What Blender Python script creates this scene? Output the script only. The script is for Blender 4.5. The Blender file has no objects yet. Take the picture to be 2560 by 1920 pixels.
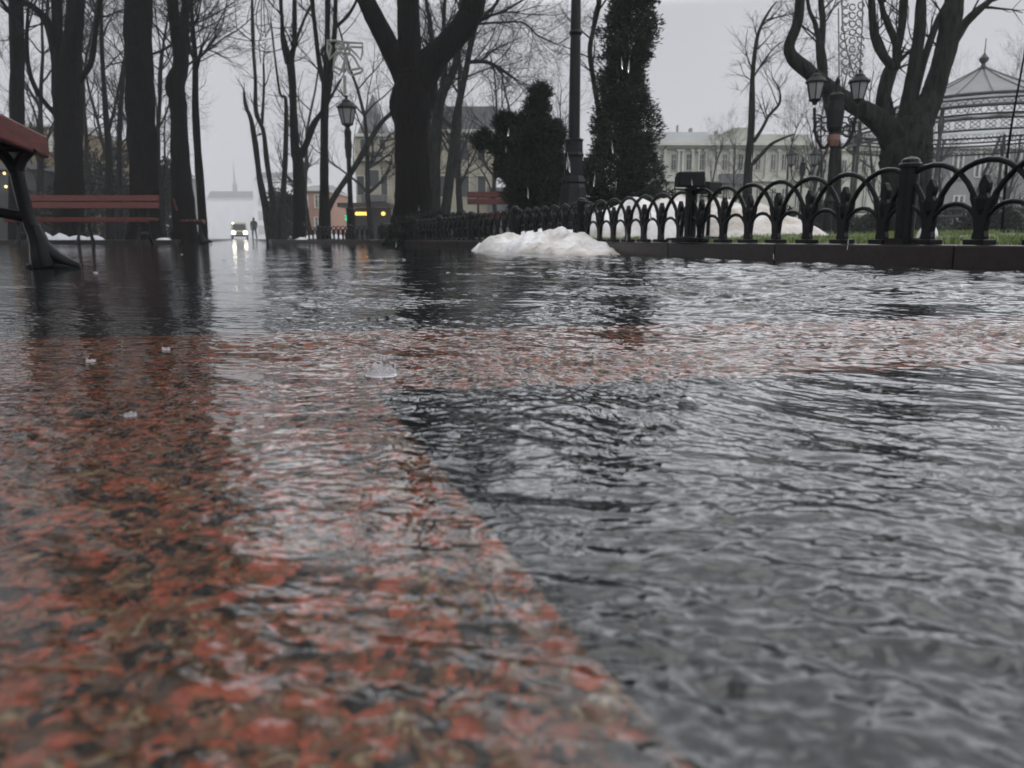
import bpy, math, random
from mathutils import Vector, Matrix, noise
import numpy as np
R = random.Random(7)
C = bpy.context.scene.collection
scene = bpy.context.scene
pi = math.pi

# ------------------------------------------------------------------ camera geometry (pixels of the 2560x1920 photograph)
F = 1900.0; H = 0.12; PITCH = math.atan(363/F)
cp, sp_ = math.cos(PITCH), math.sin(PITCH)
def S(px, py, Y):
    u = (px-1280)/F; v = (960-py)/F
    t = Y/(cp+v*sp_)
    return Vector((u*t, Y, H+(-sp_+v*cp)*t))
def G(px, py, z=0.0):
    u = (px-1280)/F; v = (960-py)/F
    t = (H-z)/(sp_-v*cp)
    return Vector((u*t, (cp+v*sp_)*t, z))
def mpp(Y): return Y/1.0/F          # metres per pixel near the horizon

# ------------------------------------------------------------------ materials
def nmat(name):
    m = bpy.data.materials.new(name); m.use_nodes = True
    nt = m.node_tree
    b = nt.nodes['Principled BSDF']
    return m, nt, b
def N(nt, t, **kw):
    n = nt.nodes.new(t)
    for k, v in kw.items():
        if k.startswith('i_'): n.inputs[k[2:].replace('_', ' ')].default_value = v
        else: setattr(n, k, v)
    return n
def simple(name, col, rough=0.6, var=0.25, scale=8.0, bump=0.0, metallic=0.0, col2=None, stretch=(1,1,1), spec=0.5, obj=False):
    m, nt, b = nmat(name)
    if obj:
        tc = N(nt, 'ShaderNodeTexCoord'); src = tc.outputs['Object']
    else:
        g = N(nt, 'ShaderNodeNewGeometry'); src = g.outputs['Position']
    mp = N(nt, 'ShaderNodeMapping'); mp.inputs['Scale'].default_value = stretch
    nt.links.new(src, mp.inputs['Vector'])
    nz = N(nt, 'ShaderNodeTexNoise', i_Scale=scale, i_Detail=6.0, i_Roughness=0.62)
    nt.links.new(mp.outputs[0], nz.inputs['Vector'])
    cr = N(nt, 'ShaderNodeValToRGB')
    a = tuple(c*(1-var) for c in col); z = col2 or tuple(min(1, c*(1+var)) for c in col)
    cr.color_ramp.elements[0].position = 0.35 if 'snow' not in name else .33; cr.color_ramp.elements[0].color = (*a, 1)
    cr.color_ramp.elements[1].position = 0.68 if 'snow' not in name else .58; cr.color_ramp.elements[1].color = (*z, 1)
    nt.links.new(nz.outputs['Fac'], cr.inputs['Fac'])
    nt.links.new(cr.outputs['Color'], b.inputs['Base Color'])
    b.inputs['Roughness'].default_value = rough; b.inputs['Metallic'].default_value = metallic
    b.inputs['Specular IOR Level'].default_value = spec
    if bump:
        bp = N(nt, 'ShaderNodeBump'); bp.inputs['Strength'].default_value = 1.0; bp.inputs['Distance'].default_value = bump
        nt.links.new(nz.outputs['Fac'], bp.inputs['Height']); nt.links.new(bp.outputs[0], b.inputs['Normal'])
    return m
def emit(name, col, strength):
    m, nt, b = nmat(name)
    b.inputs['Base Color'].default_value = (*col, 1)
    b.inputs['Emission Color'].default_value = (*col, 1); b.inputs['Emission Strength'].default_value = strength
    return m

M = {}
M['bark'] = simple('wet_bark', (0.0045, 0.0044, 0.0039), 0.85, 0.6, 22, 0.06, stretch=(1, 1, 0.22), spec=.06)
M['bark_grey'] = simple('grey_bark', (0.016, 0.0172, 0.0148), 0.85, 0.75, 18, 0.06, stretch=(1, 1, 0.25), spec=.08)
M['twig'] = simple('twig_bark', (0.008, 0.0077, 0.0072), 0.8, 0.3, 6, spec=.1)
M['iron'] = simple('black_painted_iron', (0.004, 0.0045, 0.005), 0.36, 0.4, 30, 0.001, spec=.13)
M['iron_dull'] = simple('weathered_iron', (0.006, 0.0065, 0.007), 0.5, 0.4, 12, spec=.15)
M['redwood'] = simple('red_painted_wood', (0.075, 0.0105, 0.0065), 0.42, 0.5, 9, 0.0012, stretch=(1, 1, 7), spec=.22)
M['kerb'] = simple('dark_red_granite_kerb', (0.007, 0.0055, 0.005), 0.30, 0.5, 34, col2=(0.020, 0.009, 0.0075), spec=.3)
M['soil'] = simple('wet_soil', (0.035, 0.040, 0.022), 0.8, 0.5, 5, 0.02, col2=(0.085, 0.12, 0.035))
M['grassm'] = simple('grass_blade', (0.13, 0.18, 0.045), 0.5, 0.45, 9)
M['snow'] = simple('dirty_snow', (0.37, 0.315, 0.245), 0.6, 0.2, 2.0, 0.04, col2=(0.66, 0.655, 0.65))
def grit(m, amount, scale):
    nt = m.node_tree; b = nt.nodes['Principled BSDF']; src = b.inputs['Base Color'].links[0].from_socket
    g = N(nt, 'ShaderNodeNewGeometry'); nz = N(nt, 'ShaderNodeTexNoise', i_Scale=scale, i_Detail=5.0, i_Roughness=.75); nt.links.new(g.outputs['Position'], nz.inputs['Vector'])
    mr_ = N(nt, 'ShaderNodeMapRange'); mr_.inputs['From Min'].default_value = .56; mr_.inputs['From Max'].default_value = .70; mr_.inputs['To Max'].default_value = amount; nt.links.new(nz.outputs['Fac'], mr_.inputs['Value'])
    mx = N(nt, 'ShaderNodeMix', data_type='RGBA'); mx.inputs[7].default_value = (.10, .08, .06, 1); nt.links.new(mr_.outputs[0], mx.inputs[0]); nt.links.new(src, mx.inputs[6])
    nt.links.new(mx.outputs[2], b.inputs['Base Color'])
grit(M['snow'], .55, 17)
M['snow_clean'] = simple('clean_snow', (0.58, 0.58, 0.60), 0.6, 0.10, 6, 0.02)
M['thuja'] = simple('thuja_foliage', (0.008, 0.015, 0.009), 0.7, 0.6, 3.2, col2=(0.020, 0.034, 0.019), spec=.15)
M['pine'] = simple('pine_needles', (0.007, 0.014, 0.009), 0.7, 0.5, 3.0, col2=(0.016, 0.027, 0.016), spec=.15)
M['hedge'] = simple('hedge_leaves', (0.013, 0.018, 0.013), 0.7, 0.5, 4.0, spec=.15)
M['stucco_green'] = simple('pale_green_stucco', (0.52, 0.52, 0.45), 0.8, 0.14, 0.6, col2=(0.62, 0.61, 0.53))
M['stucco_cream'] = simple('cream_stucco', (0.36, 0.33, 0.25), 0.8, 0.2, 0.8, col2=(0.45, 0.415, 0.325))
M['stucco_pink'] = simple('pink_stucco', (0.36, 0.20, 0.145), 0.8, 0.15, 0.9)
M['stucco_yellow'] = simple('ochre_stucco', (0.14, 0.105, 0.055), 0.8, 0.2, 0.9)
M['stucco_grey'] = simple('grey_stucco', (0.24, 0.24, 0.24), 0.8, 0.2, 0.4)
M['stucco_misted'] = simple('mist_paled_stucco', (0.88, 0.88, 0.89), 0.8, 0.08, 0.2)  # distance haze put into the wall colour
M['trim'] = simple('pale_trim', (0.54, 0.53, 0.475), 0.75, 0.12, 1.2)
M['slate'] = simple('grey_slate', (0.11, 0.11, 0.115), 0.5, 0.3, 1.0)
M['tin'] = simple('pale_tin_roof', (0.42, 0.44, 0.44), 0.42, 0.15, 0.7)
M['mossroof'] = simple('mossy_roof', (0.37, 0.375, 0.32), 0.7, 0.2, 0.8)
M['glassdark'] = simple('window_glass', (0.05, 0.055, 0.055), 0.12, 0.3, 0.5)
M['glass_misted'] = simple('mist_paled_glass', (0.62, 0.63, 0.65), 0.3, 0.15, 0.3)  # far panes whitened, haze put into the glass colour
M['shop'] = simple('dark_shopfront', (0.022, 0.025, 0.024), 0.35, 0.4, 0.7)
M['canvas'] = simple('grey_translucent_roof', (0.085, 0.09, 0.09), 0.5, 0.12, 0.9)
def translucent(name, col):
    m, nt, b = nmat(name); tr = N(nt, 'ShaderNodeBsdfTranslucent'); df = N(nt, 'ShaderNodeBsdfDiffuse'); mx = N(nt, 'ShaderNodeMixShader')
    g = N(nt, 'ShaderNodeNewGeometry'); nz = N(nt, 'ShaderNodeTexNoise', i_Scale=1.3, i_Detail=4.0); nt.links.new(g.outputs['Position'], nz.inputs['Vector'])
    mr_ = N(nt, 'ShaderNodeMapRange'); mr_.inputs['To Min'].default_value = .7; mr_.inputs['To Max'].default_value = 1.25; nt.links.new(nz.outputs['Fac'], mr_.inputs['Value'])
    sc = N(nt, 'ShaderNodeVectorMath', operation='SCALE'); sc.inputs[0].default_value = col; nt.links.new(mr_.outputs[0], sc.inputs['Scale'])
    for q in (tr, df): nt.links.new(sc.outputs[0], q.inputs['Color'])
    mx.inputs[0].default_value = .62; nt.links.new(df.outputs[0], mx.inputs[1]); nt.links.new(tr.outputs[0], mx.inputs[2])
    nt.nodes.remove(b); nt.links.new(mx.outputs[0], nt.nodes['Material Output'].inputs['Surface']); return m
M['canvas'] = translucent('grey_translucent_panels', (.62, .64, .64))
M['gazebo'] = simple('dark_green_ironwork', (0.016, 0.02, 0.017), 0.45, 0.3, 3)
M['wirewhite'] = simple('white_rope_light', (0.22, 0.22, 0.195), 0.5, 0.1, 9)
M['wiregrey'] = simple('grey_rope_light', (0.075, 0.075, 0.07), 0.5, 0.2, 9)
M['opal'] = simple('opal_lamp_glass', (0.20, 0.205, 0.21), 0.25, 0.15, 3)
M['orange'] = simple('orange_tape', (0.13, 0.052, 0.036), 0.6, 0.2, 20)
M['vanpaint'] = simple('cream_van_paint', (0.55, 0.50, 0.40), 0.3, 0.05, 1)
M['rubber'] = simple('black_rubber', (0.012, 0.012, 0.012), 0.6, 0.2, 8)
M['cloth_dark'] = simple('dark_coat_cloth', (0.014, 0.015, 0.017), 0.8, 0.3, 10)
M['skin'] = simple('skin', (0.36, 0.20, 0.145), 0.5, 0.08, 10)
M['headlamp'] = emit('headlamp_light', (1.0, 0.93, 0.78), 6)
M['amberlamp'] = emit('amber_lamp_light', (1.0, 0.44, 0.09), 3)
M['warmlamp'] = emit('warm_window_light', (1.0, 0.62, 0.25), 2.2)
M['greenneon'] = emit('green_neon', (0.03, 0.75, 0.32), .7)

def granite(name, stops, scale, rough=0.35):
    m, nt, b = nmat(name)
    g = N(nt, 'ShaderNodeNewGeometry')
    dn = N(nt, 'ShaderNodeTexNoise', i_Scale=scale*1.3, i_Detail=3.0)
    nt.links.new(g.outputs['Position'], dn.inputs['Vector'])
    sub = N(nt, 'ShaderNodeVectorMath', operation='SUBTRACT'); sub.inputs[1].default_value = (.5, .5, .5)
    nt.links.new(dn.outputs['Color'], sub.inputs[0])
    sc = N(nt, 'ShaderNodeVectorMath', operation='SCALE'); sc.inputs['Scale'].default_value = 1.1/scale
    nt.links.new(sub.outputs[0], sc.inputs[0])
    ad = N(nt, 'ShaderNodeVectorMath', operation='ADD')
    nt.links.new(g.outputs['Position'], ad.inputs[0]); nt.links.new(sc.outputs[0], ad.inputs[1])
    vo = N(nt, 'ShaderNodeTexVoronoi', i_Scale=scale, i_Randomness=1.0)
    nt.links.new(ad.outputs[0], vo.inputs['Vector'])
    sep = N(nt, 'ShaderNodeSeparateColor'); nt.links.new(vo.outputs['Color'], sep.inputs[0])
    # clumps: neighbouring crystals tend to share a mineral
    cl = N(nt, 'ShaderNodeTexNoise', i_Scale=scale*0.42, i_Detail=2.0); nt.links.new(g.outputs['Position'], cl.inputs['Vector'])
    st = N(nt, 'ShaderNodeMapRange'); st.inputs['From Min'].default_value = .3; st.inputs['From Max'].default_value = .7
    nt.links.new(cl.outputs['Fac'], st.inputs['Value'])
    mx = N(nt, 'ShaderNodeMix', data_type='FLOAT'); mx.inputs[0].default_value = 0.52
    nt.links.new(sep.outputs[0], mx.inputs[2]); nt.links.new(st.outputs[0], mx.inputs[3])
    v2 = N(nt, 'ShaderNodeTexVoronoi', i_Scale=scale*2.7, i_Randomness=1.0); nt.links.new(ad.outputs[0], v2.inputs['Vector'])
    s2 = N(nt, 'ShaderNodeSeparateColor'); nt.links.new(v2.outputs['Color'], s2.inputs[0])
    mk = N(nt, 'ShaderNodeTexNoise', i_Scale=scale*.55, i_Detail=4.0, i_Roughness=.65); nt.links.new(ad.outputs[0], mk.inputs['Vector'])
    mk2 = N(nt, 'ShaderNodeMapRange'); mk2.inputs['From Min'].default_value = .50; mk2.inputs['From Max'].default_value = .57; nt.links.new(mk.outputs['Fac'], mk2.inputs['Value'])
    mx0 = mx; mx = N(nt, 'ShaderNodeMix', data_type='FLOAT'); nt.links.new(mk2.outputs[0], mx.inputs[0])
    nt.links.new(mx0.outputs[0], mx.inputs[2]); nt.links.new(s2.outputs[0], mx.inputs[3])
    cr = N(nt, 'ShaderNodeValToRGB'); cr.color_ramp.interpolation = 'LINEAR'
    el = cr.color_ramp.elements
    while len(el) > 1: el.remove(el[-1])
    first = True
    for p, c in stops:
        e = el[0] if first else el.new(p)
        e.position = p; e.color = (*c, 1); first = False
    nt.links.new(mx.outputs[0], cr.inputs['Fac'])
    # fine grain inside every crystal
    fn = N(nt, 'ShaderNodeTexNoise', i_Scale=scale*5.0, i_Detail=4.0); nt.links.new(g.outputs['Position'], fn.inputs['Vector'])
    fr = N(nt, 'ShaderNodeMapRange'); fr.inputs['From Min'].default_value = .25; fr.inputs['From Max'].default_value = .75
    fr.inputs['To Min'].default_value = 0.62; fr.inputs['To Max'].default_value = 1.3
    nt.links.new(fn.outputs['Fac'], fr.inputs['Value'])
    mul = N(nt, 'ShaderNodeVectorMath', operation='SCALE')
    nt.links.new(cr.outputs['Color'], mul.inputs[0]); nt.links.new(fr.outputs[0], mul.inputs['Scale'])
    nt.links.new(mul.outputs[0], b.inputs['Base Color'])
    b.inputs['Roughness'].default_value = rough; b.inputs['Specular IOR Level'].default_value = .08
    return m
red = (0.31, 0.076, 0.045)
M['granite_red'] = granite('red_granite', [
    (0.0, (0.014, 0.014, 0.012)), (0.22, (0.020, 0.018, 0.014)), (0.27, (0.051, 0.031, 0.016)), (0.34, (0.088, 0.044, 0.023)), (0.38, (0.051, 0.027, 0.010)), (0.42, (0.148, 0.062, 0.032)),
    (0.46, (0.221, 0.062, 0.029)), (0.50, red), (0.54, (0.340, 0.101, 0.050)), (0.57, (0.148, 0.062, 0.032)), (0.61, (0.177, 0.101, 0.054)), (0.645, (0.077, 0.043, 0.023)),
    (0.68, (0.296, 0.227, 0.132)), (0.705, (0.082, 0.058, 0.033)), (0.75, (0.163, 0.063, 0.032)), (0.80, (0.032, 0.029, 0.023)), (1.0, (0.014, 0.014, 0.012))], 100)
M['granite_dark'] = granite('dark_granite', [
    (0.0, (.006, .008, .0085)), (0.35, (.010, .013, .0135)), (0.5, (.018, .022, .022)), (0.62, (.038, .042, .041)),
    (0.70, (.018, .021, .020)), (1.0, (.009, .011, .011))], 110)

def water_mat():
    m, nt, b = nmat('rain_water')
    L = nt.links.new
    b.inputs['Base Color'].default_value = (1, 1, 1, 1)
    b.inputs['Transmission Weight'].default_value = 1.0
    b.inputs['IOR'].default_value = 1.41
    b.inputs['Roughness'].default_value = 0.04
    g = N(nt, 'ShaderNodeNewGeometry')
    def noise_layer(rot, stretch, scale, detail, amp, dist=0.0, rough=.5):
        mp = N(nt, 'ShaderNodeMapping', vector_type='TEXTURE')
        mp.inputs['Rotation'].default_value = (0, 0, rot); mp.inputs['Scale'].default_value = (stretch, 1, 1)
        L(g.outputs['Position'], mp.inputs['Vector'])
        nz = N(nt, 'ShaderNodeTexNoise', i_Scale=scale, i_Detail=detail, i_Distortion=dist, i_Roughness=rough)
        L(mp.outputs[0], nz.inputs['Vector'])
        mu = N(nt, 'ShaderNodeMath', operation='MULTIPLY'); mu.inputs[1].default_value = amp
        L(nz.outputs['Fac'], mu.inputs[0])
        return mu.outputs[0]
    def add(a, c):
        n = N(nt, 'ShaderNodeMath', operation='ADD'); L(a, n.inputs[0]); L(c, n.inputs[1]); return n.outputs[0]
    def mul(a, c):
        n = N(nt, 'ShaderNodeMath', operation='MULTIPLY'); L(a, n.inputs[0])
        if isinstance(c, (int, float)): n.inputs[1].default_value = c
        else: L(c, n.inputs[1])
        return n.outputs[0]
    h = add(noise_layer(-.3, 1.6, 150, 2.5, .00045, .3), noise_layer(.3, 1.4, 60, 2.0, .00080, .3))
    bp = N(nt, 'ShaderNodeBump'); bp.inputs['Strength'].default_value = 1.0; bp.inputs['Distance'].default_value = 1.0
    L(h, bp.inputs['Height']); L(bp.outputs[0], b.inputs['Normal'])
    return m
M['water'] = water_mat()
def drop_mat():
    m, nt, b = nmat('clear_water_drop')
    b.inputs['Transmission Weight'].default_value = 1.0; b.inputs['IOR'].default_value = 1.33; b.inputs['Roughness'].default_value = 0.0
    return m
M['drop'] = drop_mat()
def splash_mat():
    m, nt, b = nmat('aerated_splash_water')
    b.inputs['Base Color'].default_value = (.92, .92, .94, 1); b.inputs['Transmission Weight'].default_value = .80; b.inputs['IOR'].default_value = 1.33; b.inputs['Roughness'].default_value = .06
    return m
M['splash'] = splash_mat()

# ------------------------------------------------------------------ mesh builder
class MB:
    def __init__(s): s.v = []; s.f = []
    def add(s, vs, fs):
        o = len(s.v); s.v += [tuple(p) for p in vs]; s.f += [tuple(i+o for i in f) for f in fs]
    def tube(s, pts, rad, n=6, cap=True, closed=False, lump=0.0, off=0.0):
        P = [Vector(p) for p in pts]; k = len(P)
        if not hasattr(rad, '__len__'): rad = [rad]*k
        vs = []; ref = None
        for i in range(k):
            if closed: t = P[(i+1) % k]-P[i-1]
            else: t = P[min(i+1, k-1)]-P[max(i-1, 0)]
            if t.length < 1e-9: t = Vector((0, 0, 1))
            t.normalize()
            if ref is None: ref = Vector((1, 0, 0)) if abs(t.x) < .8 else Vector((0, 1, 0))
            a = ref-t*ref.dot(t)
            if a.length < 1e-5: a = Vector((0, 1, 0)).cross(t)
            a.normalize(); ref = a; b = t.cross(a)
            for j in range(n):
                an = 2*pi*j/n; q = (a*math.cos(an)+b*math.sin(an)); rr_ = rad[i]
                if lump:
                    w = P[i]+q*rr_; rr_ *= 1+lump*(noise.noise((w.x*2.2+off, w.y*2.2, w.z*1.1))+.6*noise.noise((w.x*7+off, w.y*7, w.z*2.2))+.35*abs(noise.noise((q.x*5+off, q.y*5, w.z*.8))))
                vs.append(P[i]+q*rr_)
        fs = []
        for i in range(k if closed else k-1):
            i2 = (i+1) % k
            for j in range(n): fs.append((i*n+j, i*n+(j+1) % n, i2*n+(j+1) % n, i2*n+j))
        if cap and not closed: fs += [tuple(range(n-1, -1, -1)), tuple(range((k-1)*n, k*n))]
        s.add(vs, fs)
    def box(s, c, d, mat=None):
        x, y, z = (q/2 for q in d); c = Vector(c)
        vs = [Vector((a, b, e)) for a in (-x, x) for b in (-y, y) for e in (-z, z)]
        if mat is not None: vs = [mat @ q for q in vs]
        s.add([q+c for q in vs], [(0, 1, 3, 2), (4, 6, 7, 5), (0, 4, 5, 1), (2, 3, 7, 6), (0, 2, 6, 4), (1, 5, 7, 3)])
    def lathe(s, prof, c=(0, 0, 0), n=12, rot0=0.0):
        c = Vector(c); vs = []; fs = []; k = len(prof)
        for r, z in prof:
            for j in range(n):
                a = 2*pi*j/n+rot0; vs.append(c+Vector((r*math.cos(a), r*math.sin(a), z)))
        for i in range(k-1):
            for j in range(n): fs.append((i*n+j, i*n+(j+1) % n, (i+1)*n+(j+1) % n, (i+1)*n+j))
        fs += [tuple(range(n-1, -1, -1)), tuple(range((k-1)*n, k*n))]
        s.add(vs, fs)
    def prism(s, out, th, mat=None):          # outline in local xz, thickness along y
        n = len(out); vs = [Vector((x, -th/2, z)) for x, z in out]+[Vector((x, th/2, z)) for x, z in out]
        if mat is not None: vs = [mat @ q for q in vs]
        fs = [tuple(range(n)), tuple(range(2*n-1, n-1, -1))]+[(i, i+n, (i+1) % n+n, (i+1) % n) for i in range(n)]
        s.add(vs, fs)
    def build(s, name, mat, parent=None, smooth=False, loc=None):
        me = bpy.data.meshes.new(name); me.from_pydata(s.v, [], s.f); me.materials.append(mat)
        if smooth: me.polygons.foreach_set('use_smooth', [True]*len(me.polygons))
        o = bpy.data.objects.new(name, me); C.objects.link(o)
        if parent is not None: o.parent = parent
        if loc is not None: o.location = loc
        return o
def bevel(o, w, seg=2):
    m = o.modifiers.new('bevel', 'BEVEL'); m.width = w; m.segments = seg; m.limit_method = 'ANGLE'; return o
def tag(o, label, cat, group=None, kind=None):
    if label: o['label'] = label
    if cat: o['category'] = cat
    if group: o['group'] = group
    if kind: o['kind'] = kind
    return o
def thing(name, label, cat, loc=(0, 0, 0), rz=0.0, group=None):
    o = bpy.data.objects.new(name, None); C.objects.link(o); o.location = loc; o.rotation_euler = (0, 0, rz); o.empty_display_size = .1
    return tag(o, label, cat, group)
def kids(o): return [c for c in C.objects if c.parent == o]
def copy_tree(o, parent=None):
    ch = kids(o)
    c = o.copy(); C.objects.link(c)
    if parent is not None: c.parent = parent
    for k in ch: copy_tree(k, c)
    return c
def structure(o): o['kind'] = 'structure'; return o

def catmull(P, sub=4):
    out = []; n = len(P)
    for i in range(n-1):
        p0, p1, p2, p3 = P[max(i-1, 0)], P[i], P[i+1], P[min(i+2, n-1)]
        for k in range(sub):
            t = k/sub
            out.append(tuple(.5*((2*b)+(-a+c)*t+(2*a-5*b+4*c-d)*t*t+(-a+3*b-3*c+d)*t**3) for a, b, c, d in zip(p0, p1, p2, p3)))
    out.append(tuple(P[-1])); return out

# ------------------------------------------------------------------ world, sun, camera, haze
world = bpy.data.worlds.new('World'); scene.world = world; world.use_nodes = True
wt = world.node_tree; bg = wt.nodes['Background']
SUN_EL, SUN_ROT = math.radians(70), math.radians(20)
sky = N(wt, 'ShaderNodeTexSky', sky_type='NISHITA'); sky.sun_disc = False
sky.sun_elevation = SUN_EL; sky.sun_rotation = SUN_ROT; sky.dust_density = 6; sky.air_density = 1.0; sky.ozone_density = 1
hs = N(wt, 'ShaderNodeHueSaturation'); hs.inputs['Saturation'].default_value = 0.16
wt.links.new(sky.outputs[0], hs.inputs['Color'])
tc = N(wt, 'ShaderNodeTexCoord'); sx = N(wt, 'ShaderNodeSeparateXYZ'); wt.links.new(tc.outputs['Generated'], sx.inputs[0])
# overcast: the cloud layer is even; a bright band added above the view lights the water
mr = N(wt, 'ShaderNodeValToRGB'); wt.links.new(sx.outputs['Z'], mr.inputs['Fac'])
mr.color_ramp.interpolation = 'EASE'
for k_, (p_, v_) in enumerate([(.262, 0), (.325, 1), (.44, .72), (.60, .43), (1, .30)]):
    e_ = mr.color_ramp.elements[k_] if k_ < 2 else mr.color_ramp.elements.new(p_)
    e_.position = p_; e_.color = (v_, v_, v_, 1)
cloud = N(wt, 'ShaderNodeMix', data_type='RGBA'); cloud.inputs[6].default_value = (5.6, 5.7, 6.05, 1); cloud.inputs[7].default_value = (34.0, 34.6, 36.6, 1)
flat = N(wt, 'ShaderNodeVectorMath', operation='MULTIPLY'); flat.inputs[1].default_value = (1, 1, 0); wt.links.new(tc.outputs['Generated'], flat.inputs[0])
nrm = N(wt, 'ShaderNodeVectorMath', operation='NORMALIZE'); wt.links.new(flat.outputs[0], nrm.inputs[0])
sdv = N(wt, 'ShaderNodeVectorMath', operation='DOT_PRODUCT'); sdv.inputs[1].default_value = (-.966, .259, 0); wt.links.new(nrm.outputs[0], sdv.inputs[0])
mr2 = N(wt, 'ShaderNodeMapRange', interpolation_type='SMOOTHSTEP'); mr2.inputs['From Min'].default_value = .585; mr2.inputs['From Max'].default_value = .735  # left sky dimmed to stand in for the shade of dense tree crowns
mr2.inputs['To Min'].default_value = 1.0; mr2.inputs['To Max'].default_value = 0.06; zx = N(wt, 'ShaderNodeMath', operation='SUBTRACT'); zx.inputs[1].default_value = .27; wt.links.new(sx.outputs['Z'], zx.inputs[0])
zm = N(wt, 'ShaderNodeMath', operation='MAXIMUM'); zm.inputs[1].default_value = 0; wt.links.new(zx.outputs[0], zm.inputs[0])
za = N(wt, 'ShaderNodeMath', operation='MULTIPLY_ADD'); za.inputs[1].default_value = .95; wt.links.new(zm.outputs[0], za.inputs[0]); wt.links.new(sdv.outputs['Value'], za.inputs[2])  # dimming widens with height, in place of overhead branches
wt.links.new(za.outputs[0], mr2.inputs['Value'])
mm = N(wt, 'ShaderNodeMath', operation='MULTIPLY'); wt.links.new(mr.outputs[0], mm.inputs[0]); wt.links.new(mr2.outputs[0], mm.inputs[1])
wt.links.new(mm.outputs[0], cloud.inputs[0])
cn = N(wt, 'ShaderNodeTexNoise', i_Scale=2.2, i_Detail=4.0); wt.links.new(tc.outputs['Generated'], cn.inputs['Vector'])
cm = N(wt, 'ShaderNodeMapRange'); cm.inputs['To Min'].default_value = .86; cm.inputs['To Max'].default_value = 1.14; wt.links.new(cn.outputs['Fac'], cm.inputs['Value'])
cs = N(wt, 'ShaderNodeVectorMath', operation='SCALE'); wt.links.new(cloud.outputs[2], cs.inputs[0]); wt.links.new(cm.outputs[0], cs.inputs['Scale'])
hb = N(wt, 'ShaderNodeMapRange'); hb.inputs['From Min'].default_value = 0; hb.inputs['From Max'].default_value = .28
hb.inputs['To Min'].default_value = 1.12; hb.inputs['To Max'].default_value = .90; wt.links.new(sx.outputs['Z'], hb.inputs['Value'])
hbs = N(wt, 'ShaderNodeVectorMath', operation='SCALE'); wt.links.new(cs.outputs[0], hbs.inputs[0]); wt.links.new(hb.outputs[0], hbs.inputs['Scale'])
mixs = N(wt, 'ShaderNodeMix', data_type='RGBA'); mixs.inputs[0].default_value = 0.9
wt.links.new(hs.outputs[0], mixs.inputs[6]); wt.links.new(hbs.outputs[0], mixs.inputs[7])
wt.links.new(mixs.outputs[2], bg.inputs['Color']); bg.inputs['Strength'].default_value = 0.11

sl = bpy.data.lights.new('sun', 'SUN'); sl.energy = 0.6; sl.angle = math.radians(35); sl.color = (1, .97, .93)
so = bpy.data.objects.new('sun', sl); C.objects.link(so)
sd = Vector((math.sin(SUN_ROT)*math.cos(SUN_EL), math.cos(SUN_ROT)*math.cos(SUN_EL), math.sin(SUN_EL)))
so.rotation_euler = sd.to_track_quat('Z', 'Y').to_euler(); so.location = (0, 0, 30)

cam = bpy.data.cameras.new('camera'); co = bpy.data.objects.new('camera', cam); C.objects.link(co)
cam.sensor_width = 36; cam.lens = F*36/2560; cam.clip_end = 3000; cam.clip_start = .01
co.location = (0, 0, H); co.rotation_euler = (pi/2-PITCH, 0, 0)
cam.dof.use_dof = True; cam.dof.focus_distance = .95; cam.dof.aperture_fstop = 13
scene.camera = co
scene.view_settings.view_transform = 'Standard'; scene.view_settings.look = 'None'; scene.view_settings.exposure = 0.0; scene.view_settings.gamma = 1
cy = scene.cycles
cy.use_denoising = True; cy.max_bounces = 10; cy.transmission_bounces = 8; cy.diffuse_bounces = 2; cy.glossy_bounces = 3; cy.volume_bounces = 0; cy.transparent_max_bounces = 8
cy.sample_clamp_indirect = 8

hz = MB(); hz.box((0, 190, 22), (640, 460, 46)); hzo = hz.build('haze', bpy.data.materials.new('haze_air')); hzo['kind'] = 'stuff'
hm = hzo.data.materials[0]; hm.use_nodes = True; hm.node_tree.nodes.remove(hm.node_tree.nodes['Principled BSDF'])
pv = N(hm.node_tree, 'ShaderNodeVolumePrincipled'); pv.inputs['Color'].default_value = (.97, .98, 1, 1); pv.inputs['Density'].default_value = .0018
hm.node_tree.links.new(pv.outputs[0], hm.node_tree.nodes['Material Output'].inputs['Volume'])

# ------------------------------------------------------------------ ground
def sheet(name, pts, z, mat):
    b = MB(); b.add([(x, y, z) for x, y in pts], [tuple(range(len(pts)))]); return structure(b.build(name, mat))
sheet('pavement', [(-300, -20), (300, -20), (300, 410), (-300, 410)], 0, M['granite_dark'])
UP = lambda x: .945+.19*x
LO = lambda x: .572+.225*x
EX = lambda y: -.105-.345*(y-.563)      # edge of the near red patch
yj = .549; xj = EX(yj)
sheet('red_paving', [(-3.2, UP(-3.2)), (-3.2, -1.2), (EX(-1.2), -1.2), (xj, yj+.0), (xj+.012, LO(xj+.012)+.002), (1.6, LO(1.6)), (3.4, LO(3.4)), (3.4, UP(3.4)), (1.2, UP(1.2)+.02)], .003, M['granite_red'])

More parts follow.
